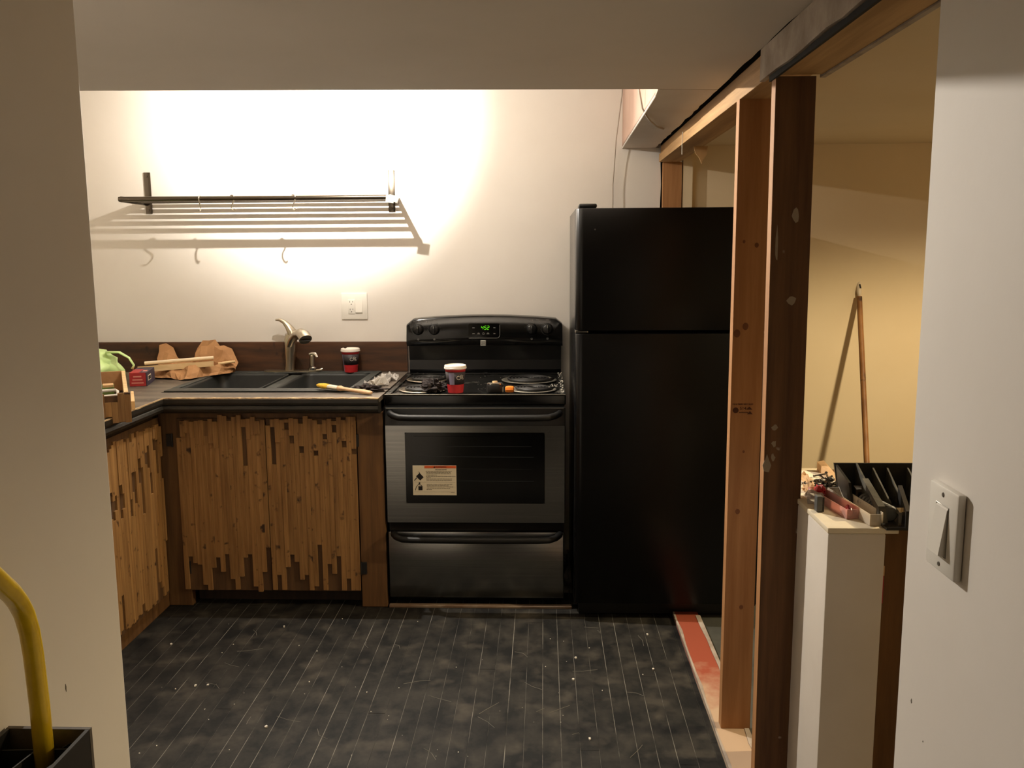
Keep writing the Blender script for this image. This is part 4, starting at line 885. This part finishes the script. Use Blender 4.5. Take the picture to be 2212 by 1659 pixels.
# ------------------------------------------------------------------ half wall and the clutter on it
hw = thing('half_wall', 'low white half wall with a ledge top behind the dark stud', 'half wall', (0.70, 2.2, 0))
MB().box(0.632, 0.760, 1.925, 2.470, 0.002, 0.866, bev=0.004).build('wall_core', HALFW, hw, smooth='auto')
MB().box(0.630, 0.786, 1.921, 2.474, 0.867, 0.880, bev=0.002).build('ledge_top', HALFTOP, hw, smooth='auto')
HT = 0.8803
fw_ = thing('framing_board', 'brown upright framing board between the half wall and right wall', 'board', (0.83, 2.0, 0))
MB().box(0.783, 0.92, 1.985, 2.023, 0.004, 0.862).build('upright', BROWNWD, fw_)
MB().box(0.789, 1.16, 1.96, 2.46, 0.8625, 0.880).build('shelf_board', BROWNWD, fw_)
MB().box(1.08, 1.12, 2.40, 2.44, 0.004, 0.862).build('upright', BROWNWD, fw_)
t = thing('red_tag', 'small faded red and cream strip stuck in the gap beside the half wall', 'strip', (0.765, 1.96, 0.75))
MB().box(0.7605, 0.7645, 1.935, 1.965, 0.70, 0.765).build('red_part', CARTRED, t); MB().box(0.7605, 0.7645, 1.934, 1.966, 0.7655, 0.788).build('cream_part', PAPER, t)
# open black tool case
tb = thing('tool_case', 'open black plastic tool case with ribs and latches on the ledge', 'tool case', (0.92, 2.05, HT))
bx0, bx1, by0, by1 = 0.742, 1.12, 1.905, 2.185
MB().box(bx0+0.010, bx1, by0, by1, HT, HT+0.006).build('case_floor', BLACKPL, tb)
MB().hexa([(bx0-0.005, by1-0.006, HT), (bx1, by1-0.006, HT), (bx1, by1, HT), (bx0-0.005, by1, HT), (bx0-0.020, by1-0.006, HT+0.085), (bx1, by1-0.006, HT+0.085), (bx1, by1, HT+0.085), (bx0-0.020, by1, HT+0.085)]).build('back_side', BLACKPL, tb)
MB().hexa([(bx0-0.005, by1-0.10, HT), (bx0+0.001, by1-0.10, HT), (bx0+0.001, by1-0.006, HT), (bx0-0.005, by1-0.006, HT), (bx0-0.015, by1-0.10, HT+0.060), (bx0-0.009, by1-0.10, HT+0.060), (bx0-0.011, by1-0.006, HT+0.082), (bx0-0.017, by1-0.006, HT+0.082)]).build('left_side', BLACKPL, tb)
for xd, l_, h0 in ((0.775, 0.17, 0.060), (0.815, 0.13, 0.050), (0.85, 0.11, 0.05), (0.90, 0.12, 0.05)):
    MB().hexa([(xd, by1-l_, HT+0.006), (xd+0.004, by1-l_, HT+0.006), (xd+0.004, by1-0.007, HT+0.006), (xd, by1-0.007, HT+0.006), (xd, by1-l_, HT+0.020), (xd+0.004, by1-l_, HT+0.020), (xd+0.004, by1-0.007, HT+h0+0.026), (xd, by1-0.007, HT+h0+0.026)]).build('divider_rib', mat('grey_worn_plastic', (92, 88, 76), 0.6, (60, 58, 52), (40, 40, 40)), tb)
MB().hexa([(0.748, 1.94, HT+0.006), (0.768, 1.94, HT+0.006), (0.790, 2.12, HT+0.006), (0.770, 2.12, HT+0.006), (0.750, 1.955, HT+0.040), (0.766, 1.955, HT+0.040), (0.786, 2.12, HT+0.062), (0.772, 2.12, HT+0.062)]).build('front_rail', MATS['grey_worn_plastic'], tb)
MB().hexa([(0.790, 1.90, HT+0.006), (0.80, 1.90, HT+0.006), (0.86, 2.10, HT+0.006), (0.85, 2.10, HT+0.006), (0.790, 1.90, HT+0.045), (0.80, 1.90, HT+0.045), (0.86, 2.10, HT+0.05), (0.85, 2.10, HT+0.05)]).build('case_rail', BLACKPL, tb)
m = MB()
for k in range(9):
    f_ = k/8; p = Vector((0.760, 2.055, HT+0.022)).lerp(Vector((0.778, 1.955, HT+0.022)), f_); m.lathe([(0.0, 0), (0.016, 0.001), (0.019, 0.005), (0.016, 0.010), (0, 0.011)], p, 14, 'y')
m.build('ribbed_grip', GREYPL, tb, smooth='auto')
for yy, xx in ((1.925, 0.786), (2.115, 0.757)):
    la = MB().hexa([(xx, yy, HT+0.028), (xx+0.022, yy, HT+0.028), (xx+0.022, yy+0.02, HT+0.030), (xx, yy+0.02, HT+0.030), (xx, yy, HT+0.036), (xx+0.022, yy, HT+0.036), (xx+0.022, yy+0.02, HT+0.040), (xx, yy+0.02, HT+0.040)]).box(xx-0.002, xx+0.004, yy-0.004, yy, HT+0.004, HT+0.036).build('latch', NICKEL, tb)
MB().box(bx1-0.006, bx1, by0, by1-0.007, HT+0.006, HT+0.05).build('right_side', BLACKPL, tb)
# clear boxes with bits
def traybox(name, label, m_, c0, c1, wd, h_, extra=None):
    t = thing(name, label, 'box', (c0[0], c0[1], HT))
    a, b_ = Vector((c0[0], c0[1], HT+0.0008)), Vector((c1[0], c1[1], HT+0.0008)); d = (b_-a).normalized(); nn = Vector((d.y, -d.x, 0)); upv = Vector((0, 0, 1)); tk = 0.0016
    def slab(p, q, w0, w1, za, zb_): return MB().hexa([p+nn*w0+upv*za, p+nn*w1+upv*za, q+nn*w1+upv*za, q+nn*w0+upv*za, p+nn*w0+upv*zb_, p+nn*w1+upv*zb_, q+nn*w1+upv*zb_, q+nn*w0+upv*zb_])
    slab(a, b_, 0, wd, 0, tk).build('tray_floor', m_, t)
    slab(a, b_, 0, tk, tk, h_).build('tray_side', m_, t); slab(a, b_, wd-tk, wd, tk, h_*1.15).build('tray_side', m_, t)
    slab(a, a+d*tk, tk, wd-tk, tk, h_).build('tray_end', m_, t); slab(b_-d*tk, b_, tk, wd-tk, tk, h_).build('tray_end', m_, t)
    return t, a, d, nn
t, a, d, nn = traybox('clear_tray', 'long clear plastic tray pointing at the near ledge corner', CLEARBOX, (0.726, 1.935), (0.704, 2.165), 0.030, 0.026)
t, a, d, nn = traybox('pink_tray', 'pinkish clear plastic tray holding red bits behind the clear tray', PINKBOX, (0.692, 1.985), (0.662, 2.185), 0.030, 0.022)
blob('red_clip', a+d*0.17+nn*0.016+Vector((0, 0, 0.020)), (0.012, 0.028, 0.014), 0.4, 2, REDPL, 3, 'glossy red plastic clip in the far end of the pink tray', 'clip', flatz=HT+0.003, nu=14, nv=9)
blob('red_wedge', a+d*0.022+nn*0.014+Vector((0, 0, 0.012)), (0.010, 0.018, 0.012), 0.5, 2, mat('dark_red_plastic', (140, 24, 26), 0.4), 7, 'dark red wedge in the near end of the pink tray', 'wedge', flatz=HT+0.003, nu=12, nv=8)
t = thing('battery_block', 'small upright grey plastic block near the stud edge of the ledge', 'block', (0.650, 2.05, HT))
MB().box(0.641, 0.655, 2.040, 2.062, HT, HT+0.038, bev=0.002).build('block_body', GREYPL, t); MB().box(0.6555, 0.658, 2.041, 2.061, HT+0.001, HT+0.036).build('black_side', BLACKPL, t)
m = MB(); cz = Vector((0.735, 2.255, HT))
for k in range(90):
    rr_ = abs(R.gauss(0, 1)); a_ = R.uniform(0, 2*PI); p = Vector((cz.x+0.026*rr_*math.cos(a_), cz.y+0.045*rr_*math.sin(a_), HT+0.004+max(0, 0.026-0.018*rr_)*R.random()))
    if (p.x > 0.70 and p.y < 2.20) or p.x < 0.655 or p.y < 2.06 or p.x > 0.80: continue
    d_ = Vector((R.gauss(0, 1), R.gauss(0, 1), R.gauss(0, 0.35))).normalized()*R.uniform(0.010, 0.019); q = p+d_; q.z = max(q.z, HT+0.003); p2_ = p-d_; p2_.z = max(p2_.z, HT+0.003)
    m.tube([p2_, q], 0.0022, 5).tube([q, q+(q-p2_).normalized()*0.002], 0.0042, 6)
m.build('screw_pile', ZINC, None, label='heap of loose dark screws on the ledge beside the tool case', category='screws', kind='stuff')
blob('clear_wrap', (0.664, 2.130, HT+0.010), (0.020, 0.040, 0.013), 0.6, 2.5, CLEARBAG, 11, 'crumpled clear wrap on the ledge beside the grey block', 'wrap', flatz=HT+0.0005, nu=16, nv=10)
crumple('paper_scrap', (0.690, 2.27, HT), (0.715, 2.26, HT), (0.712, 2.38, HT), (0.690, 2.39, HT), 0.012, 30, PAPER, 2, HT, n=9, label='tan paper scrap lying left of the screw heap', category='paper')
crumple('paper_scrap', (0.660, 2.18, HT), (0.690, 2.19, HT), (0.690, 2.27, HT), (0.665, 2.26, HT), 0.018, 34, PAPER, 6, HT, n=9, label='crumpled tan paper scrap in front of the flat one, near the stud', category='paper')
t = thing('wood_wedge', 'tan tapered wooden wedge behind the screw heap', 'wedge', (0.79, 2.38, HT))
MB().hexa([(0.770, 2.30, HT), (0.786, 2.30, HT), (0.783, 2.45, HT), (0.765, 2.45, HT), (0.770, 2.30, HT+0.006), (0.786, 2.30, HT+0.006), (0.783, 2.45, HT+0.028), (0.765, 2.45, HT+0.024)]).build('wedge_body', PAPER, t)
# ------------------------------------------------------------------ broom stick leaning on the cream wall
bs = thing('broom_stick', 'worn wooden broom stick with white cap leaning on the cream wall', 'broom stick', (1.43, 3.70, 0.004))
P0, P1 = Vector((1.418, 3.70, 0.012)), Vector((1.505, 4.298, 1.268)); dv = P1-P0
MB().tube([P0, P1], 0.0125, 14).build('stick', STICKW, bs, smooth='auto')
dn = dv.normalized(); bm_ = MB().tube([P1+dn*0.0006, P1+dn*0.02, P1+dn*0.035, P1+dn*0.075, P1+dn*0.088], [0.006, 0.011, 0.0125, 0.0115, 0.005], 14); bm_.build('end_cap', CAPW, bs, smooth=True)
MB().tube([P1+dn*0.065+Vector((0, -0.013, 0)), P1+dn*0.045+Vector((0.003, -0.0135, 0))], 0.004, 8).build('cap_hole', DARKSLOT, bs)
# ------------------------------------------------------------------ black stand with yellow tube at the near left wall
sd = thing('tube_stand', 'black ribbed plastic stand with bent yellow tube against the left wall', 'stand', (-0.64, 0.95, 0))
ux0, ux1, vy0, vy1, zt = -0.696, -0.586, 0.80, 1.052, 0.884
MB().box(ux0, ux1, vy1-0.006, vy1, zt-0.10, zt).build('back_plate', mat('dusty_black_plastic', (92, 84, 74), 0.7, (66, 60, 53), (20, 20, 20)), sd)
MB().box(ux0, ux1, vy0, vy0+0.005, zt-0.10, zt-0.004).build('front_plate', BLACKPL, sd)
# right side with a leg cut-out
MB().prism([(vy0+0.006, zt), (vy1-0.007, zt), (vy1-0.007, 0.0), (vy1-0.030, 0.0), (vy1-0.026, zt-0.075), (vy1-0.036, zt-0.060), (vy1-0.052, zt-0.063), (vy1-0.066, zt-0.14), (vy0+0.03, zt-0.14), (vy0+0.03, 0.0), (vy0+0.006, 0.0)], ux1-0.005, ux1, 'x').build('right_side', BLACKPL, sd)
MB().prism([(vy0+0.006, zt), (vy1-0.007, zt), (vy1-0.007, 0.0), (vy1-0.035, 0.0), (vy1-0.035, zt-0.10), (vy0+0.03, zt-0.10), (vy0+0.03, 0.0), (vy0+0.006, 0.0)], ux0, ux0+0.005, 'x').build('left_side', BLACKPL, sd)
MB().box(ux0+0.006, ux1-0.006, vy0+0.006, vy1-0.007, zt-0.075, zt-0.070).build('tray_floor', BLACKPL, sd)
RIB = mat('rib_plastic', (48, 46, 42), 0.5)
for p, q in (((ux0+0.008, vy1-0.030), (ux1-0.008, vy1-0.024)), ((-0.645, vy1-0.030), (-0.675, vy0+0.02)), ((ux1-0.010, vy1-0.03), (-0.66, vy0+0.03)), ((ux0+0.010, vy1-0.05), (-0.64, vy0+0.04)), ((-0.610, vy1-0.010), (-0.614, vy1-0.022))):
    p, q = Vector((*p, 0)), Vector((*q, 0)); n_ = (q-p).normalized(); n_ = Vector((n_.y, -n_.x, 0))*0.0011; zz = Vector((0, 0, 1))
    MB().hexa([p-n_+zz*(zt-0.0695), p+n_+zz*(zt-0.0695), q+n_+zz*(zt-0.0695), q-n_+zz*(zt-0.0695), p-n_+zz*(zt-0.016), p+n_+zz*(zt-0.016), q+n_+zz*(zt-0.016), q-n_+zz*(zt-0.016)]).build('rib', RIB, sd)
tp = [(-0.632, 1.020, zt-0.069), (-0.6325, 1.020, 0.93), (-0.634, 1.019, 1.00), (-0.635, 1.017, 1.03), (-0.6345, 1.009, 1.056), (-0.630, 0.992, 1.078), (-0.620, 0.965, 1.100), (-0.585, 0.86, 1.175), (-0.53, 0.70, 1.29)]
tubeo = MB().tube(tp, 0.0118, 18).build('yellow_tube', YELLOWPT, sd, smooth=True); tubeo['label'] = 'bent yellow painted tube'
MB().lathe([(0, 0), (0.0028, 0), (0.0028, -0.0006), (0, -0.0006)], (-0.6325, 1.0090, 0.955), 10, 'y').build('bolt_hole', VOID, tubeo)
# ------------------------------------------------------------------ wires
MB().tube([(0.366, 4.20, 2.345), (0.362, 4.25, 2.20), (0.352, 4.268, 2.11), (0.339, 4.275, 2.00), (0.334, 4.283, 1.90), (0.327, 4.285, 1.80), (0.328, 4.285, 1.72), (0.325, 4.27, 1.60), (0.325, 4.25, 1.40)], 0.0026, 8).build('hanging_wire', WIRE, None, smooth=True, label='thin grey wire hanging down the back wall behind the fridge', category='wire')
MB().tube([(0.30, 3.26, 2.355), (0.318, 3.24, 2.20), (0.333, 3.235, 2.06), (0.348, 3.235, 1.985), (0.366, 3.27, 1.9665), (0.395, 3.38, 1.961), (0.435, 3.53, 1.963), (0.476, 3.648, 1.9695)], 0.0034, 8).build('hanging_wire', WIRE, None, smooth=True, label='short curved wire looping under the soffit corner above the fridge', category='wire')
# ------------------------------------------------------------------ things on the cooktop
zc = 0.9135
blob('dark_rag', (-0.455, 3.650, 0.938), (0.042, 0.032, 0.024), 0.75, 2.6, RAG, 21, 'crumpled dark rag beside the paper cup on the stove', 'rag', flatz=0.9135, nu=34, nv=18)
tm = thing('tape_measure', 'black and silver tape measure lying between cup and orange cap', 'tape measure', (-0.203, 3.65, zc))
MB().prism([(p[0], p[1]) for p in rrect(-0.237, -0.168, 3.628, 3.69, 0.020, 6)], 0.9135, 0.945, 'z', bev=0.003).build('case_body', BLACKPL, tm, smooth='auto')
MB().prism([(p[0], p[1]) for p in rrect(-0.236, -0.170, 3.630, 3.688, 0.020, 6)], 0.9452, 0.953, 'z', bev=0.003).build('silver_face', CHROME, tm, smooth='auto')
MB().box(-0.172, -0.166, 3.632, 3.660, 0.9145, 0.936).build('tape_mouth', NICKEL, tm)
MB().lathe([(0, 0), (0.012, 0), (0.011, 0.004), (0, 0.005)], (-0.203, 3.66, 0.953), 14).build('face_button', PAPER, tm)
oc = thing('orange_cap', 'small orange ridged plastic cap on the front of the stove', 'cap', (-0.138, 3.62, zc))
m = MB().lathe([(0, -0.018), (0.010, -0.018), (0.0135, -0.014), (0.0145, 0.0), (0.0135, 0.014), (0.010, 0.018), (0, 0.018)], (-0.140, 3.622, 0.928), 8, 'x'); m.build('cap_body', mat('orange_plastic', (230, 128, 30), 0.4), oc)
MB().lathe([(0.0, 0), (0.0148, 0), (0.0148, 0.002), (0, 0.002)], (-0.146, 3.622, 0.928), 8, 'x').lathe([(0.0, 0), (0.0148, 0), (0.0148, 0.002), (0, 0.002)], (-0.136, 3.622, 0.928), 8, 'x').build('cap_ridge', MATS['orange_plastic'], oc)
# plaster crumbs on the cooktop and chips on the floor
def chips(n, fn, name, label, m_):
    mb = MB()
    for _ in range(n):
        x, y, z, s = fn(); a = R.uniform(0, 6.28)
        pts = [(x+s*R.uniform(.5, 1)*math.cos(a+k*1.257), y+s*R.uniform(.5, 1)*1.3*math.sin(a+k*1.257)) for k in range(5)]
        mb.prism(pts, z, z+s*R.uniform(.4, .9), 'z')
    o = mb.build(name, m_); o['kind'] = 'stuff'; o['label'] = label; o['category'] = 'debris'
chips(70, lambda: (R.uniform(0.069, 0.087), R.uniform(3.62, 4.25), 0.9131, R.uniform(0.001, 0.005)) if R.random() < 0.5 else (R.uniform(0.03, 0.062), R.uniform(3.83, 3.90), 0.9062, R.uniform(0.001, 0.004)) if R.random() < 0.6 else (R.uniform(-0.33, -0.20), R.uniform(3.75, 4.2), 0.9062, R.uniform(0.0008, 0.002)), 'cooktop_crumbs', 'scattered plaster crumbs on the right edge of the cooktop', CHIP)
def fchip():
    while True:
        x, y = R.uniform(-1.5, 0.5), R.uniform(2.2, 3.45)
        if y < 2.9 or R.random() < 0.6: return (x, y, 0.0005, R.choice((0.0012, 0.0018, 0.0025, 0.003, 0.006)))
chips(75, fchip, 'floor_chips', 'scattered pale plaster chips on the black floor boards', CHIP)
mb = MB()
for _ in range(26):
    x, y, a, l_ = R.uniform(-1.2, 0.45), R.uniform(2.3, 3.4), R.uniform(0, PI), R.uniform(0.02, 0.10)
    c_, s_ = math.cos(a)*l_/2, math.sin(a)*l_/2; cv = R.uniform(-0.01, 0.01)
    mb.tube([(x-c_, y-s_, 0.0006), (x+cv, y+cv, 0.0006), (x+c_, y+s_, 0.0006)], 0.0007, 4)
o = mb.build('floor_scrapes', mat('scrape_dust', (120, 116, 106), 0.9)); o['kind'] = 'stuff'; o['label'] = 'thin pale scrape lines across the black floor'; o['category'] = 'debris'
st2 = thing('floor_lath', 'thin worn wood lath along the foot of the stove', 'lath', (-0.3, 3.57, 0))
MB().box(-0.655, 0.118, 3.560, 3.585, 0.0007, 0.012, bev=0.002).build('lath', mat('worn_lath', (104, 78, 56), 0.8, (140, 124, 104), (6, 30, 10)), st2)
